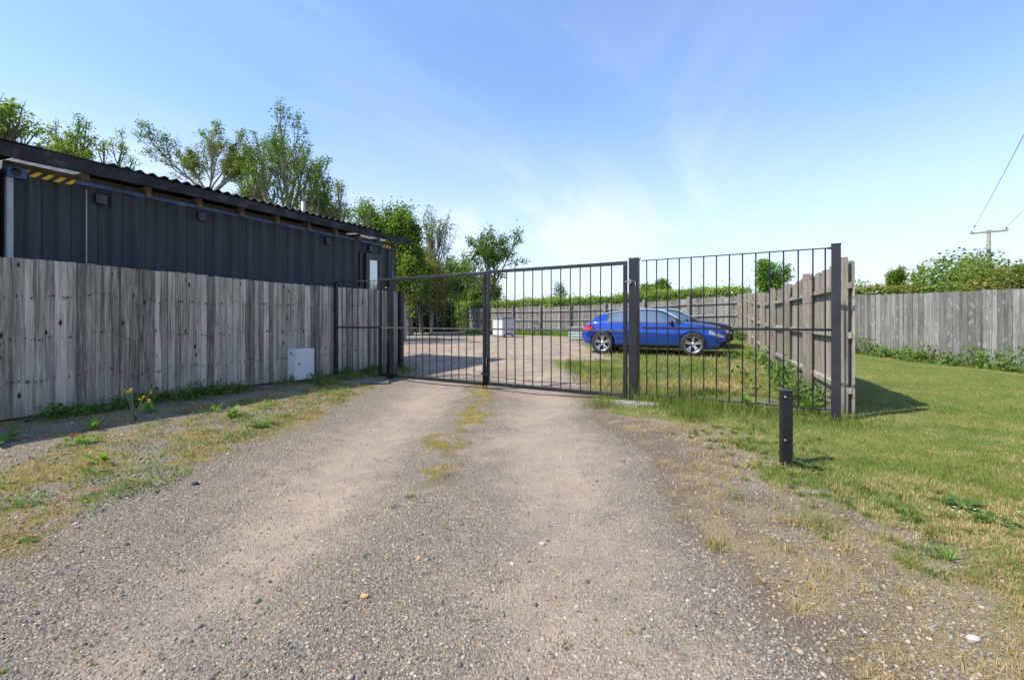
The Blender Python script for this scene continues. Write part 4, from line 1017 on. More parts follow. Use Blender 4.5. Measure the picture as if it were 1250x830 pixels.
# ------------------------------------------------------------------ cars
def car(label, paint, loc, rz):
    root = thing('parked_car', label, 'car', loc, rz, 'cars parked in the yard')
    st = np.linspace(-2.0, 2.15, 85)
    zt = lambda x: np.interp(x, [-2.0, -1.93, -1.86, -1.76, -1.6, -1.43, -1.15, -.6, -.1, .25, .45, .75, 1.06, 1.3, 1.7, 1.98, 2.12, 2.20],
                             [.60, .80, .90, .97, 1.11, 1.225, 1.30, 1.375, 1.395, 1.38, 1.335, 1.17, .985, .95, .895, .83, .77, .66])
    def smo(f, x, w=.05): return sum(f(x + o) for o in np.linspace(-w, w, 7)) / 7
    ztop_ = smo(zt, st, .06)
    zbelt = np.minimum(np.interp(st, [-2.0, -1.6, -1.0, 0, .9, 1.2, 1.7, 2.2], [.80, .945, .95, .925, .895, .87, .80, .56]), ztop_ - .015)
    hw = np.interp(st, [-2.0, -1.95, -1.82, -1.5, -1.0, 0, 1.0, 1.5, 1.85, 2.05, 2.15, 2.20], [.60, .70, .81, .885, .905, .90, .905, .90, .865, .79, .70, .60])
    hw = smo(lambda q: np.interp(q, st, hw), st, .05)
    zlow = np.interp(st, [-2.0, -1.85, -1.5, -1.2, 1.0, 1.6, 2.0, 2.2], [.40, .27, .24, .20, .20, .20, .22, .36])
    wr = np.interp(st, [-2.0, -1.6, -1.2, 0, .3, .8, 1.1, 1.4, 2.2], [.72, .70, .66, .66, .66, .68, .74, .80, .82]) # roof edge width fraction
    rows = []
    zmid = lambda f: zlow + (zbelt - zlow) * f
    o_ = np.zeros_like(st)
    rows.append((o_ * 0 + .0, zlow)); rows.append((hw * .86, zlow)); rows.append((hw * .955, zlow + .03)); rows.append((hw * .985, zlow + .10))
    rows.append((hw * .985, zmid(.42))); rows.append((hw * 1.0, zmid(.62))); rows.append((hw * .995, zmid(.72))); rows.append((hw * .975, zmid(.80))); rows.append((hw * .965, zmid(.92))); rows.append((hw * .945, zbelt))
    R_BELT = len(rows) - 1
    for f in (.10, .3, .5, .7, .86, 1.0):
        zz = zbelt + (ztop_ - .055 * np.clip((ztop_ - zbelt) / .3, 0, 1) - zbelt) * f
        ww = hw * (.945 + (wr - .945) * f ** 1.15); rows.append((ww, zz))
    R_EDGE = len(rows) - 1
    for f in (.88, .66, .33, 0):
        zz = ztop_ - .055 * np.clip((ztop_ - zbelt) / .3, 0, 1) * (1 - math.sqrt(1 - f * f) if False else f ** 2.2)
        rows.append((hw * wr * f, zz))
    nr = len(rows); ns = len(st)
    half = np.array([[(st[i], -rows[j][0][i], rows[j][1][i]) for j in range(nr)] for i in range(ns)])
    full = np.concatenate([half, half[:, ::-1][:, 1:-1] * np.array([1, -1, 1])], 1)      # closed ring
    nk = full.shape[1]; Vv = full.reshape(-1, 3)
    fs = [(i * nk + k, (i + 1) * nk + k, (i + 1) * nk + (k + 1) % nk, i * nk + (k + 1) % nk) for i in range(ns - 1) for k in range(nk)]
    fs += [tuple(reversed(range(nk))), tuple((ns - 1) * nk + k for k in range(nk))]
    body = MB().add(Vv, fs, sm=True).build('body', paint, root)
    bm = bmesh.new(); bm.from_mesh(body.data); bmesh.ops.recalc_face_normals(bm, faces=bm.faces); bm.to_mesh(body.data); bm.free()
    cuts = []
    for xx in (-1.29, 1.29):
        for sy in (-1, 1):
            c = MB().lathe([(0, -.16), (.385, -.16), (.385, .16), (0, .16)], 40, Matrix.Translation((xx, sy * .87, .335)), sm=False).build('wheel_arch_cut', None, root)
            bmm = bmesh.new(); bmm.from_mesh(c.data); bmesh.ops.remove_doubles(bmm, verts=bmm.verts, dist=1e-5); bmesh.ops.recalc_face_normals(bmm, faces=bmm.faces); bmm.to_mesh(c.data); bmm.free()
            cuts.append(c); m_ = body.modifiers.new('arch', 'BOOLEAN'); m_.object = c; m_.operation = 'DIFFERENCE'; m_.solver = 'EXACT'
    bpy.context.view_layer.update()
    dg = bpy.context.evaluated_depsgraph_get(); dg.update(); ev = body.evaluated_get(dg)
    nm = bpy.data.meshes.new_from_object(ev); body.modifiers.clear(); body.data = nm
    for c in cuts: bpy.data.objects.remove(c)
    nm.polygons.foreach_set('use_smooth', [True] * len(nm.polygons)); nm.set_sharp_from_angle(angle=math.radians(32))
    if not nm.materials: nm.materials.append(paint)
    body.material_slots[0].link = 'OBJECT'; body.material_slots[0].material = paint
    # glass: patches lifted off the loft
    def patch(name, i0, i1, j0, j1, mat, parent, both=True, lift=.006, side=True):
        sub = half[i0:i1 + 1, j0:j1 + 1]
        tx = np.gradient(sub, axis=0); ty = np.gradient(sub, axis=1); nn = np.cross(tx, ty); nn /= np.linalg.norm(nn, axis=2)[..., None] + 1e-9
        ref = np.array([0, -1, .4]) if side else np.array([0, 0, 1.0])
        if (nn * ref).sum() < 0: nn = -nn
        P = sub + nn * lift; a, b = P.shape[:2]
        ff = [(i * b + j, (i + 1) * b + j, (i + 1) * b + j + 1, i * b + j + 1) for i in range(a - 1) for j in range(b - 1)]
        out = []
        for sy in ((1, -1) if both else (1,)):
            mb = MB().add(P.reshape(-1, 3) * np.array([1, sy, 1]), ff, sm=True)
            ob = mb.build(name, mat, parent); out.append(ob)
        return out
    ix = lambda x: int(np.argmin(abs(st - x)))
    G = M['glass']
    patch('window_surround', ix(-1.17), ix(.98), R_BELT, R_EDGE - 0, M['black_plastic'], root, lift=.003)
    patch('side_window', ix(-.30), ix(.80), R_BELT + 1, R_EDGE - 1, G, root, lift=.007)
    patch('side_window', ix(-1.12), ix(-.42), R_BELT + 1, R_EDGE - 1, G, root, lift=.007)
    # windscreen and rear window span both halves
    for nme, a, b in (('windscreen', ix(.40), ix(1.04)), ('rear_window', ix(-1.70), ix(-1.32))):
        j0, j1 = R_EDGE + 0, nr - 1
        sub = np.concatenate([half[a:b + 1, j0:j1 + 1], (half[a:b + 1, j0:j1 + 1] * np.array([1, -1, 1]))[:, ::-1][:, 1:]], 1)
        P = sub + np.array([.004 if a > 42 else -.004, 0, .006]); A_, B2 = P.shape[:2]
        MB().add(P.reshape(-1, 3), [(i * B2 + j, (i + 1) * B2 + j, (i + 1) * B2 + j + 1, i * B2 + j + 1) for i in range(A_ - 1) for j in range(B2 - 1)], sm=True).build(nme, G, root)
    # sills, lights, bumpers, door seams
    patch('sill_trim', ix(-.90), ix(.90), 1, 3, M['black_plastic'], root, lift=.004)
    patch('tail_light', ix(-1.93), ix(-1.62), 6, 8, M['tail'], root, lift=.006)
    patch('headlight', ix(1.72), ix(2.10), 6, 8, M['head'], root, lift=.006)
    patch('bumper_grille', ix(1.98), ix(2.18), 2, 4, M['black_plastic'], root, lift=.006)
    for sy in (-1, 1):
        w = np.interp(-.36, st, hw)
        mb = MB()
        for xx in (-.36, .92):
            i = ix(xx); pts = [half[i, j] * np.array([1, -sy * -1 if sy < 0 else -1, 1]) for j in range(3, R_BELT + 1)]
            pts = [(p[0], (abs(p[1]) + .001) * sy, p[2]) for p in pts]; mb.tube(pts, .004, 4, False)
        mb.build('door_seam', M['black_plastic'], root)
        i = ix(-.22); p = half[i, 8]
        MB().box(p[0] - .09, p[0] + .09, sy * abs(p[1]) - .012, sy * abs(p[1]) + .022, p[2] - .045, p[2] - .02).build('door_handle', paint, root, .006)
        p = half[ix(.74), R_BELT]
        mi = MB(); mi.lathe([(0, -.10), (.06, -.09), (.075, -.02), (.07, .05), (.0, .075)], 12, Matrix.Translation((.72, sy * 1.0, .955)) @ Matrix.Rotation(.0, 4, 'Z') @ Matrix.Scale(.75, 4, (0, 0, 1)))
        mi.box(.69, .76, min(sy * .84, sy * .96), max(sy * .84, sy * .96), .91, .945)
        mi.build('wing_mirror', M['black_plastic'], root)
    # wheels
    for xx in (-1.29, 1.29):
        for sy in (-1, 1):
            Mx = Matrix.Translation((xx, sy * .80, .335))
            wh = bpy.data.objects.new('wheel', None); COL.objects.link(wh); wh.parent = root
            wh.location = (xx, sy * .80, .335); wh.rotation_euler = (0, 0, 0 if sy < 0 else PI)
            MB().lathe([(.225, -.095), (.25, -.112), (.30, -.115), (.325, -.10), (.335, -.06), (.335, .06), (.325, .10), (.25, .11), (.225, .09)], 40).build('tyre', M['rubber'], wh)
            rim = MB().lathe([(.232, -.108), (.222, -.105), (.214, -.085), (.212, .05)], 40)
            for k in range(5):
                for o2 in (-.16, .16):
                    a = 2 * PI * k / 5 + o2 + .3
                    Mr = Matrix.Rotation(-a, 4, 'Y')
                    vs = [Mr @ Vector(q) for q in [(.035, -.075, -.022), (.215, -.098, -.014), (.215, -.098, .014), (.035, -.075, .022), (.035, -.05, -.022), (.215, -.07, -.014), (.215, -.07, .014), (.035, -.05, .022)]]
                    rim.add(vs, [(3, 2, 1, 0), (4, 5, 6, 7), (0, 1, 5, 4), (1, 2, 6, 5), (2, 3, 7, 6), (3, 0, 4, 7)])
            rim.lathe([(0, -.088), (.045, -.086), (.06, -.07), (.06, -.03)], 16)
            rim.build('rim', M['alloy'], wh)
            MB().lathe([(0, -.035), (.213, -.035)], 30).build('brake_disc', M['black_plastic'], wh)
    return root
fw = Vector((5.45, 13.83)); rw = Vector((3.01, 14.87)); mid = (fw + rw) / 2 + Vector((.06, -.02))
cdir = (fw - rw).normalized(); crz = math.atan2(cdir.y, cdir.x)
blue = car('bright blue hatchback parked side on behind the gate', M['car_blue'], (mid.x, mid.y, Tz(mid.x, mid.y) - .012), crz)
navy = copy_tree(blue)
off = Vector((-cdir.y, cdir.x)); off = off if off.y > 0 else -off
q = mid + off * 2.45 + cdir * .30
navy.location = (q.x, q.y, Tz(q.x, q.y) - .02); navy['label'] = 'dark navy car mostly hidden behind the bright blue hatchback'
for o in bpy.data.objects:
    if o.parent == navy and o.type == 'MESH' and (o.name.startswith('body') or o.name.startswith('door_handle')):
        if not o.name.startswith('body'):
            o.data = o.data.copy(); o.data.materials.clear(); o.data.materials.append(M['car_navy'])
        else: o.material_slots[0].link = 'OBJECT'; o.material_slots[0].material = M['car_navy']

# ------------------------------------------------------------------ yard things
x, y = at(628, 24.2)
o = thing('storage_box', 'white panelled storage box with grey lid by the back fence', 'box', (x, y, Tz(x, y)), math.radians(38))
MB().box(-.80, 0, 0, .85, .12, .98).build('housing', M['white_plastic'], o, .01)
MB().box(-.86, .06, -.06, .92, .985, 1.06).build('lid', M['grey_lid'], o, .01)
for xx in (-.74, -.08):
    for yy in (.06, .78): MB().box(xx - .04, xx + .04, yy - .04, yy + .04, -.02, .119).build('foot', M['grey_lid'], o)
for zz in (.40, .70): MB().box(-.80, 0, -.008, -.0005, zz, zz + .012).box(.0005, .008, 0, .85, zz, zz + .012).build('panel_joint', M['grey_lid'], o)
MB().box(-.60, -.15, -.012, -.001, .125, .22).build('blue_strip', M['blue_rail'], o)
x, y = at(716, 21.0)
o = thing('garden_chest', 'low pale green slatted chest beside the back of blue car', 'chest', (x, y, Tz(x, y)), math.radians(-30))
MB().box(-.75, .75, -.3, .3, .05, .52).build('housing', M['green_panel'], o, .01)
MB().box(-.79, .79, -.34, .34, .525, .60).build('lid', M['grey_lid'], o, .01)
for zz in (.16, .28, .40): MB().box(-.76, .76, -.325, -.302, zz, zz + .07).build('slat', M['green_panel'], o, .004)
x, y = at(656, 26.0)
o = thing('metal_frame', 'small dark metal frame standing by a back fence post', 'frame', (x, y, Tz(x, y)), .5)
MB().tube([(-.2, 0, 0), (-.2, 0, .75), (.2, 0, .75), (.2, 0, 0)], .02, 6).tube([(-.2, 0, .3), (.25, -.15, .55)], .018, 6).tube([(-.2, 0, .5), (.2, .1, .2)], .018, 6).build('frame_tube', M['black_plastic'], o)
MB().box(-.18, .18, -.06, .06, .62, .72).build('tray', M['galv'], o, .01)

# ------------------------------------------------------------------ power pole and wires
x, y = at(1207, 35.0)
o = thing('power_pole', 'wooden power pole with crossarm rising behind the right bushes', 'pole', (x, y, 0))
MB().tube([(0, 0, -.3), (0, 0, 7.95)], [.16, .12], 12).build('shaft', M['pole'], o)
Lp, Rp = Vector((34.96 - x, 34.9 - y, 7.6)), Vector((36.34 - x, 33.7 - y, 7.68))
ad = (Rp - Lp); an = math.atan2(ad.y, ad.x)
Mx = Matrix.Translation((Lp + Rp) / 2) @ Matrix.Rotation(an, 4, 'Z')
MB().box(-ad.length / 2 - .08, ad.length / 2 + .08, -.14, -.02, -.06, .06, Mx).build('crossarm', M['pole'], o)
for P in (Lp, Rp):
    MB().lathe([(0, 0), (.03, 0), (.06, .03), (.035, .07), (.06, .10), (.035, .15), (.0, .18)], 10, Matrix.Translation(P + Vector((0, 0, .06))) @ Matrix.Rotation(PI / 2, 4, 'X')).build('insulator', M['porcelain'], o)
MB().tube([(0, 0, 7.1), (-3.4, 1.0, 0.0)], .012, 5).tube([(-1.25, .37, 4.5), (-1.32, .39, 4.35)], .05, 6).build('stay_wire', M['wire'], o)
wdir = Vector((-17.1, -18.9)).normalized()
for P, lab, damper in ((Lp, 'left overhead wire climbing from the power pole out of the picture', 1), (Rp, 'right overhead wire leaving the power pole at the picture edge', 0)):
    b = Vector((x, y, .20)) + P; pts = []
    for k in range(41):
        s = 60 * k / 40; pts.append((b.x + wdir.x * s, b.y + wdir.y * s, b.z + .35 * (s / 30) - .55 * (4 * (s / 60) * (1 - s / 60))))
    mb = MB().tube(pts, .011, 5)
    if damper: mb.tube([pts[2], tuple(Vector(pts[2]) + Vector((wdir.x * .3, wdir.y * .3, 0)))], .05, 6)
    tag(mb.build('overhead_wire', M['wire']), lab, 'wire')

# ------------------------------------------------------------------ weeds
def rosette(name, label, px, py, n, L, leaf, seed, up=.6, w=.28, cat='weed', group=None, xy=None, tb=0, stem=True):
    rng = np.random.default_rng(seed)
    if xy is None:
        y = H_EYE * F / (py - 390); x = (px - 625) / F * y
    else: x, y = xy
    V_, Fc, tn = [], [], []
    for i in range(n):
        a = rng.uniform(0, 2 * PI); el = rng.uniform(up * .5, up * 1.4); l = L * rng.uniform(.55, 1.2)
        d = np.array([math.cos(a), math.sin(a), 0]); s = np.array([-math.sin(a), math.cos(a), 0])
        b = len(V_); tt = .5 + rng.normal(0, .22) + tb
        r0 = rng.uniform(0, .25) * L
        for t_, ww in ((0, .18), (.3, .75), (.6, 1.0), (.85, .6), (1, .02)):
            c = d * (r0 + l * t_ * math.cos(el * (1 - .35 * t_))) + np.array([0, 0, l * (math.sin(el) * t_ - .42 * t_ * t_ * (1 - .4 * up))])
            q = w * l * ww * .5
            V_ += [c + s * q + [0, 0, q * .35], c, c - s * q + [0, 0, q * .35]]; tn += [tt] * 3
        for k in range(4):
            for j in (0, 1): Fc.append((b + k * 3 + j, b + k * 3 + j + 1, b + (k + 1) * 3 + j + 1, b + (k + 1) * 3 + j))
    V_ = np.array(V_) + [x, y, Tz(x, y)]; V_[:, 2] = np.maximum(V_[:, 2], T(V_[:, 0], V_[:, 1]) + .004)
    o = mesh_np(name, V_ - [x, y, 0], np.array(Fc), M[leaf], attrs={'tint': np.clip(tn, 0, 1)}, smooth_shade=True, loc=(x, y, 0))
    return tag(o, label, cat, group)
rosette('weed', 'lime green upright leaf clump right of the yellow ragwort', 187, 506, 11, .17, 'leaf_lime', 1, 1.1, .34)
rosette('weed', 'leafy lime weed standing on gravel below the ragwort', 113, 528, 9, .15, 'leaf_lime', 2, 1.0, .3)
rosette('weed', 'flat bright rosette just below the red stemmed plant', 100, 545, 9, .15, 'leaf_lime', 3, .8, .3)
rosette('red_weed', 'small red leaved plant on the left gravel verge', 93, 536, 40, .055, 'leaf_red', 4, .6, .3)
rosette('weed', 'single bright arching weed in the middle of left verge', 128, 568, 6, .16, 'leaf_lime', 5, 1.0, .28)
rosette('weed', 'wide grey green mat of weed near the driveway edge', 108, 611, 90, .055, 'leaf_weed', 6, .3, .4, tb=.25)
rosette('weed', 'green tufted weed at the left edge of the picture', 2, 545, 14, .22, 'leaf_weed', 7, .9, .3, tb=.3)
rosette('weed', 'low green weed in the gravel near the left picture edge', 36, 660, 24, .05, 'leaf_weed', 8, .4, .4, tb=.15)
rosette('weed', 'leafy weed on the verge halfway to the meter cabinet', 283, 512, 14, .15, 'leaf_weed', 9, .9, .3, tb=.35)
rosette('weed', 'bushy weed close to the driveway below the cabinet', 318, 522, 30, .13, 'leaf_weed', 10, .6, .35, tb=.3)
rosette('weed', 'narrow upright weed to the left of bushy verge weed', 262, 504, 8, .14, 'leaf_lime', 11, 1.2, .25)
rosette('dock_plant', 'broad leaved green plant at foot of the right railing', 985, 506, 22, .22, 'leaf_weed', 12, .9, .35, tb=.2)
rosette('dock_plant', 'small leafy dock plant among long grass below the railing', 915, 500, 12, .2, 'leaf_lime', 13, 1.1, .3)
rosette('weed', 'dark feathery weed by the bollard foot', 985, 575, 16, .10, 'leaf_dark', 14, .8, .3, tb=.1)
rosette('thistle', 'grey green thistle rosette on the lawn edge', 1112, 636, 18, .085, 'leaf_weed', 15, .5, .25, tb=-.05)
rosette('dock_plant', 'dark green spreading dock in the lawn near right edge', 1175, 622, 34, .11, 'leaf_weed', 16, .5, .3, tb=.0)
rosette('dock_plant', 'second spreading dock at the far right of the lawn', 1215, 640, 30, .10, 'leaf_weed', 17, .45, .3, tb=.05)
rosette('weed', 'small bright tuft in the gravel at lower right', 1160, 691, 16, .06, 'leaf_lime', 18, .9, .2)
rosette('weed', 'tiny green tuft beside bright tuft at lower right', 1130, 677, 12, .045, 'leaf_lime', 19, .9, .2)
for i, (px, py) in enumerate([(497, 604), (483, 617), (512, 620), (540, 552), (575, 585)]): pass
def tuft(name, label, px, py, n, h, tmean, seed, r=.05, cat='grass tuft'):
    y0 = H_EYE * F / (py - 390); x0 = (px - 625) / F * y0
    x = x0 + RNG.normal(0, r, n); y = y0 + RNG.normal(0, r, n)
    o = blades(name, x, y, RNG.uniform(.5, 1.1, n) * h, np.full(n, .0032), np.clip(RNG.normal(tmean, .13, n), 0, 1), .55)
    o.data.transform(Matrix.Translation((-x0, -y0, 0))); o.location = (x0, y0, 0)
    return tag(o, label, cat, kind='stuff')
tuft('grass_tuft', 'dry yellow grass tuft beside the right wheel track', 871, 668, 170, .07, .78, 1, .03)
tuft('grass_tuft', 'tall thin yellowing grass tuft on the right shoulder', 1003, 652, 150, .12, .62, 2, .06)
tuft('grass_tuft', 'green grass tuft in the middle strip of the drive', 500, 606, 60, .03, .35, 3, .025)
tuft('grass_tuft', 'tiny tuft nearest camera in the middle of the drive', 482, 618, 45, .025, .4, 4, .02)
tuft('grass_tuft', 'small green patch of grass where the middle strip fades', 545, 582, 160, .03, .4, 5, .06)
tuft('grass_tuft', 'long pale grass tuft at right foot of the gate leaf', 735, 497, 420, .20, .5, 6, .12)
tuft('grass_tuft', 'green grass clump in front of the wide railing panel', 845, 512, 420, .20, .33, 7, .13)

# ragwort
y = H_EYE * F / (512 - 390); x = (165 - 625) / F * y; y *= .955; x *= .955
o = thing('ragwort_plant', 'tall ragwort with yellow flower heads by the left fence', 'plant', (x, y, Tz(x, y)))
rng = np.random.default_rng(3); stm = MB(); heads = []
for a, l, h in ((-1.0, .17, .30), (-.5, .12, .34), (.2, .06, .36), (.5, .05, .30), (.9, .12, .27), (1.2, .17, .24)):
    tip = Vector((l * math.copysign(1, a) * (.6 + .3 * abs(a)), rng.normal(0, .05), h)); stm.tube([(0, 0, 0), (tip.x * .25, tip.y * .3, h * .35), (tip.x * .7, tip.y * .7, h * .75), tip], [.006, .005, .004, .003], 6)
    heads.append(tip)
    tip2 = tip + Vector((rng.normal(0, .03), rng.normal(0, .03), -.02)); stm.tube([(tip.x * .7, tip.y * .7, h * .75), tip2], .003, 5); heads.append(tip2)
stm.build('stem', M['stem'], o)
fl = MB(); 
for tp_ in heads:
    for k in range(11):
        a = 2 * PI * k / 11; d = Vector((math.cos(a), math.sin(a), .1)); s_ = Vector((-d.y, d.x, 0)) * .005; r_ = .021
        fl.add([tp_, tp_ + d * r_ * .6 + s_, tp_ + d * r_, tp_ + d * r_ * .6 - s_], [(0, 1, 2, 3)], (.5, .5, .5))
    fl.lathe([(0, .008), (.008, .004), (.009, -.006), (.003, -.014)], 8, Matrix.Translation(tp_) @ Matrix.Rotation(PI / 2, 4, 'X'))
fl.build('flower_head', M['petal'], o)
# two dandelions by the cabinet
for px, py, hh, lab in ((393.5, 466, .16, 'taller yellow dandelion beside the meter cabinet'), (399, 471, .05, 'lower yellow dandelion beside the meter cabinet')):
    y = H_EYE * F / (py + 4 - 390); x = (px - 625) / F * y
    o = thing('dandelion', lab, 'flower', (x, y, Tz(x, y)))
    MB().tube([(0, 0, 0), (.005, 0, hh)], .003, 5).build('stem', M['stem'], o)
    m_ = MB()
    for k in range(14):
        a = 2 * PI * k / 14; d = Vector((math.cos(a), math.sin(a), .3)); s_ = Vector((-d.y, d.x, 0)) * .007; c0 = Vector((.005, 0, hh))
        m_.add([c0, c0 + d * .018 + s_, c0 + d * .028, c0 + d * .018 - s_], [(0, 1, 2, 3)])
    m_.build('flower_head', M['petal'], o)
    if hh > .1: MB().add([(0, 0, 0), (.06, .02, .03), (.12, .03, .01), (.05, -.02, .02)], [(0, 1, 2, 3)]).build('leaf', M['stem'], o)

# low ground-cover weeds along fence feet (nobody could count them)
def cover(name, label, pts, n, ls, leaf, hmax, spread, seed, tb=0):
    rng = np.random.default_rng(seed); pts = np.array(pts); k = rng.integers(0, len(pts), n)
    P = pts[k] + rng.normal(0, 1, (n, 2)) * spread
    hk = rng.uniform(.3, 1, len(pts))[k]
    z = T(P[:, 0], P[:, 1]) + hmax * hk * rng.random(n) * np.exp(-(((P - pts[k]) / (spread * 1.6)) ** 2).sum(1))
    Q = np.column_stack([P, z + .01])
    o = leaf_mesh(name, Q, np.tile([0, 0, .9], (n, 1)), rng.uniform(.6, 1.3, n) * ls, leaf, None, .5 + tb + rng.normal(0, .2, n) + rng.normal(0, .15, len(pts))[k], .6, .2)
    return tag(o, label, 'weeds', kind='stuff')
nf = Vector((.913, -.409))
rng = np.random.default_rng(77)
pts = [tuple(FL0 + FLD * s + nf * rng.uniform(.06, .42)) for s in np.concatenate([rng.uniform(-.3, 6.2, 26), rng.normal(.6, .3, 8), rng.normal(2.2, .35, 12), rng.normal(1.5, .2, 6)])]
cover('fence_foot_weeds', 'dark green weeds growing along the foot of left fence', pts, 3300, .05, 'leaf_weed', .20, .095, 5, .15)
pts = [tuple(FL0 + FLD * s + nf * abs(rng.normal(.55, .3) + .12)) for s in rng.uniform(3.4, 6.0, 40)]
cover('panel_foot_weeds', 'mixed weeds below the narrow railing and cabinet', pts, 4200, .035, 'leaf_weed', .20, .07, 6, .2)
pts = []
for k in range(130):
    s = rng.uniform(0, 5.5); e = rng.uniform(1.2, 2.9); pts.append((-2.35 - abs(rng.normal(0, .8)), rng.uniform(2.6, 7.6)))
cover('verge_weeds', 'small bright weeds dotted over the left gravel verge', pts, 6000, .022, 'leaf_weed', .09, .06, 7, .3)
rd_ = (RF1 - RF0).normalized(); rn = Vector((-rd_.y, rd_.x)); rn = rn if rn.x < 0 else -rn
for i, (s0, s1, hm, lab) in enumerate([(1.9, 3.6, .5, 'bramble and nettle clump at right foot of the silver fence'), (3.7, 5.6, .42, 'middle bramble clump along the foot of silver fence'), (5.7, 7.6, .45, 'bramble clump at left foot of the silver fence near the brown fence')]):
    r2 = np.random.default_rng(30 + i); c = RF0 + rd_ * ((s0 + s1) / 2) + rn * .35
    P = []; N_ = 1400
    cs = [RF0 + rd_ * r2.uniform(s0, s1) + rn * r2.uniform(.08, .55) for _ in range(22)]; k = r2.integers(0, 22, N_); hk = r2.uniform(.15, 1.1, 22) ** 1.4 * hm
    q = np.array([tuple(v) for v in cs])[k] + r2.normal(0, .11, (N_, 2))
    z = r2.random(N_) * hk[k]
    o = thing('bramble_clump', lab, 'weeds', (c.x, c.y, Tz(c.x, c.y)), 0, 'bramble clumps along the silver fence')
    leaf_mesh('foliage', np.column_stack([q - [c.x, c.y], z]), np.tile([-.4, -.4, .8], (N_, 1)), r2.uniform(.6, 1.3, N_) * .075, 'leaf_weed', o, .62 + r2.normal(0, .2, N_) + r2.normal(0, .15, 22)[k], .6)
    st_ = MB()
    for v in cs: st_.tube([(0, 0, -.05), (v.x - c.x, v.y - c.y, -.03), (v.x - c.x + r2.normal(0, .08), v.y - c.y + r2.normal(0, .08), hm * .7)], .006, 5)
    st_.build('stem', M['stem'], o)
nd = (NF1 - NF0).normalized(); nn_ = Vector((-nd.y, nd.x))
for i, (s, w, hm, lab) in enumerate([(.8, .4, .42, 'climbing weeds at the near end of the brown fence'), (2.9, .8, .48, 'tangled weeds against brown fence in the middle'), (6.6, 1.4, .5, 'weeds against the far half of the brown fence'), (13.6, .5, .7, 'leafy weeds in the corner where the fences meet')]):
    r2 = np.random.default_rng(60 + i); c = NF0 + nd * s + nn_ * .35; nk = 12; N_ = 520
    o = thing('weed_clump', lab, 'weeds', (c.x, c.y, Tz(c.x, c.y)), 0, 'weed clumps along the brown fence')
    cs = [nd * r2.uniform(-w, w) + nn_ * (r2.exponential(.22) - .12) for _ in range(nk)]; k = r2.integers(0, nk, N_); hk = hm * r2.uniform(.2, .85, nk)
    top = r2.normal(0, .07, (nk, 2)); f = r2.random(N_) ** .8
    q = np.array([tuple(v) for v in cs])[k] + top[k] * f[:, None] + r2.normal(0, .075, (N_, 2)) * (.5 + f[:, None])
    leaf_mesh('foliage', np.column_stack([q, f * hk[k]]), np.tile([-.3, -.5, .8], (N_, 1)), r2.uniform(.5, 1.3, N_) * (.065 + .01 * i), 'leaf_weed', o, .6 + r2.normal(0, .2, N_) + r2.normal(0, .18, nk)[k], .6)
    st_ = MB()
    for j, v in enumerate(cs): st_.tube([(0, 0, -.05), (v.x, v.y, -.03), (v.x + top[j][0], v.y + top[j][1], hk[j])], .005, 5)
    st_.build('stem', M['stem'], o)
pts = [tuple(NF1 + bd * s + bn * rng.uniform(.1, 1.0)) for s in rng.uniform(.3, 18, 150)]
cover('back_fence_weeds', 'bright weeds along the foot of the distant back fence', pts, 9000, .11, 'leaf_bright', .4, .22, 9, .1)
# daisies in the lawn
x, y = screen_pts(170, 980, 1400, 455, 640); m = masks(x, y); k = m[1] > .6; x, y = x[k], y[k]; k = fbm(x, y, .9, 88, 3) > .5; x, y = x[k], y[k]
n = len(x); a = np.arange(6) * PI / 3
Vd = np.stack([np.stack([x + np.cos(t_) * .007, y + np.sin(t_) * .007, T(x, y) + .035], 1) for t_ in a], 1).reshape(-1, 3)
tag(mesh_np('daisies', Vd, np.arange(n * 6).reshape(n, 6), M['white_petal'], attrs={'tint': np.full(n * 6, .5)}), 'tiny white daisies dotted in the right lawn', 'flowers', kind='stuff')

# ------------------------------------------------------------------ light, sky, camera
EL = math.radians(50); hd = Vector((-.93, -.37)).normalized()
sd = Vector((hd.x * math.cos(EL), hd.y * math.cos(EL), math.sin(EL)))
L_ = bpy.data.lights.new('sun', 'SUN'); L_.energy = 3.5; L_.angle = math.radians(.53); L_.color = (1.0, .925, .80)
so_ = bpy.data.objects.new('sun', L_); COL.objects.link(so_); so_.rotation_euler = (-sd).to_track_quat('-Z', 'Y').to_euler(); so_.location = (-10, -5, 20)

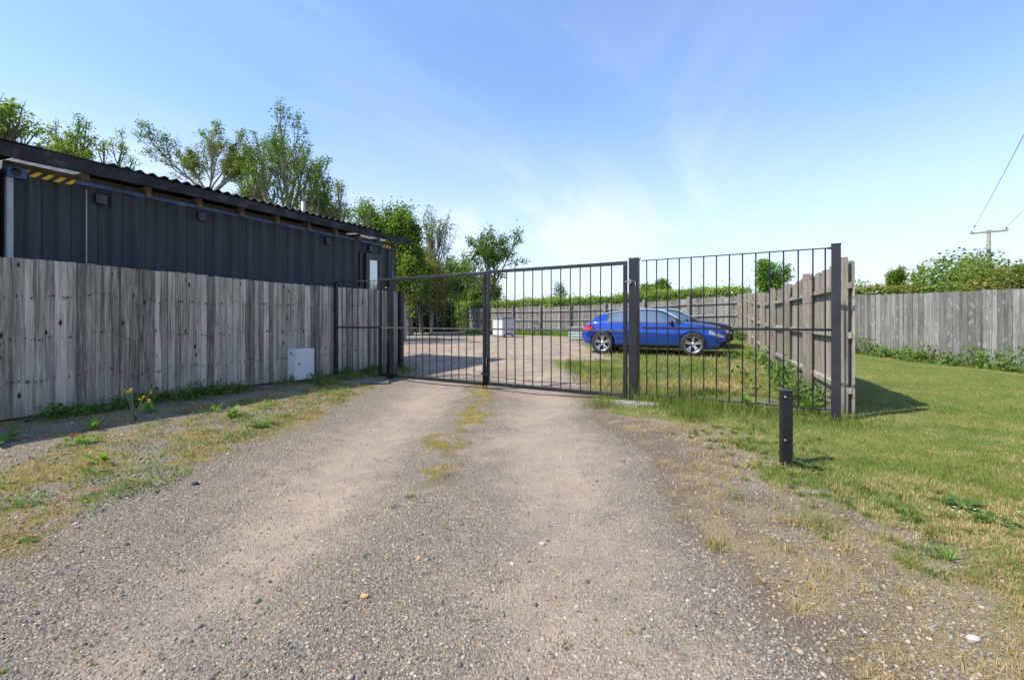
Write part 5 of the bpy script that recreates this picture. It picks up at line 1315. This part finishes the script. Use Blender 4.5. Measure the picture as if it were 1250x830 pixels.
w = bpy.data.worlds.new('World'); SC.world = w; w.use_nodes = True
nt = w.node_tree; nt.nodes.clear()
class WT(NT):
    def __init__(s, t): s.t = t
t = WT(nt)
sky = t.n('TexSky', sky_type='NISHITA'); sky.sun_disc = False; sky.sun_elevation = EL
sky.sun_rotation = math.atan2(sd.x, sd.y); sky.air_density = 1.0; sky.dust_density = .6; sky.ozone_density = 4.5; sky.altitude = 50
v = t.n('TexCoord').outputs['Generated']
sx = t.n('SeparateXYZ', i_0=v).outputs
zc = t.math('MAXIMUM', sx[2], .02)
pu = t.math('DIVIDE', sx[0], t.math('ADD', zc, .12)); pv = t.math('DIVIDE', sx[1], t.math('ADD', zc, .12))
cv = t.n('CombineXYZ', i_X=pu, i_Y=pv, i_Z=0.0).outputs[0]
rotv = t.n('VectorRotate', i_Vector=cv, i_Angle=math.radians(28)).outputs[0]
n1 = t.noise(t.mapv(rotv, (1.5, .42, 1), (3.1, 1.7, 0)), 1.0, 8, .60, .7)
n2 = t.noise(t.mapv(rotv, (.35, .22, 1), (7.4, 2.2, 0)), 1.0, 4, .5)
cl = t.math('MULTIPLY', t.ss(n1, .44, .70), t.ss(n2, .34, .56))
low = t.ss(sx[2], .42, .04)
haze = t.ss(sx[2], .46, .02)
amt = t.math('MINIMUM', t.math('ADD', t.math('ADD', t.math('MULTIPLY', t.math('MULTIPLY', cl, t.math('ADD', low, .28)), .50), .10), t.math('MULTIPLY', haze, .66)), .92)
skc = t.mix(1.0, sky.outputs[0], (.84, .985, 1.13, 1), 'MULTIPLY')
colr = t.mix(amt, skc, (3.55, 3.8, 4.3, 1))
bg = t.n('Background', i_Color=colr, i_Strength=.135)
ow = nt.nodes.new('ShaderNodeOutputWorld'); nt.links.new(bg.outputs[0], ow.inputs[0])

cam = bpy.data.cameras.new('camera'); co_ = bpy.data.objects.new('camera', cam); COL.objects.link(co_)
co_.location = (0, 0, H_EYE); co_.rotation_euler = (PI / 2, 0, 0)
cam.sensor_width = 36; cam.lens = F / 1250 * 36; cam.shift_y = -25 / 1250; cam.clip_start = .05; cam.clip_end = 5000
SC.camera = co_
SC.view_settings.view_transform = 'Standard'; SC.view_settings.look = 'None'; SC.view_settings.gamma = 1
SC.view_settings.exposure = 1.0
SC.view_settings.use_curve_mapping = False
SC.cycles.max_bounces = 8; SC.cycles.transparent_max_bounces = 8
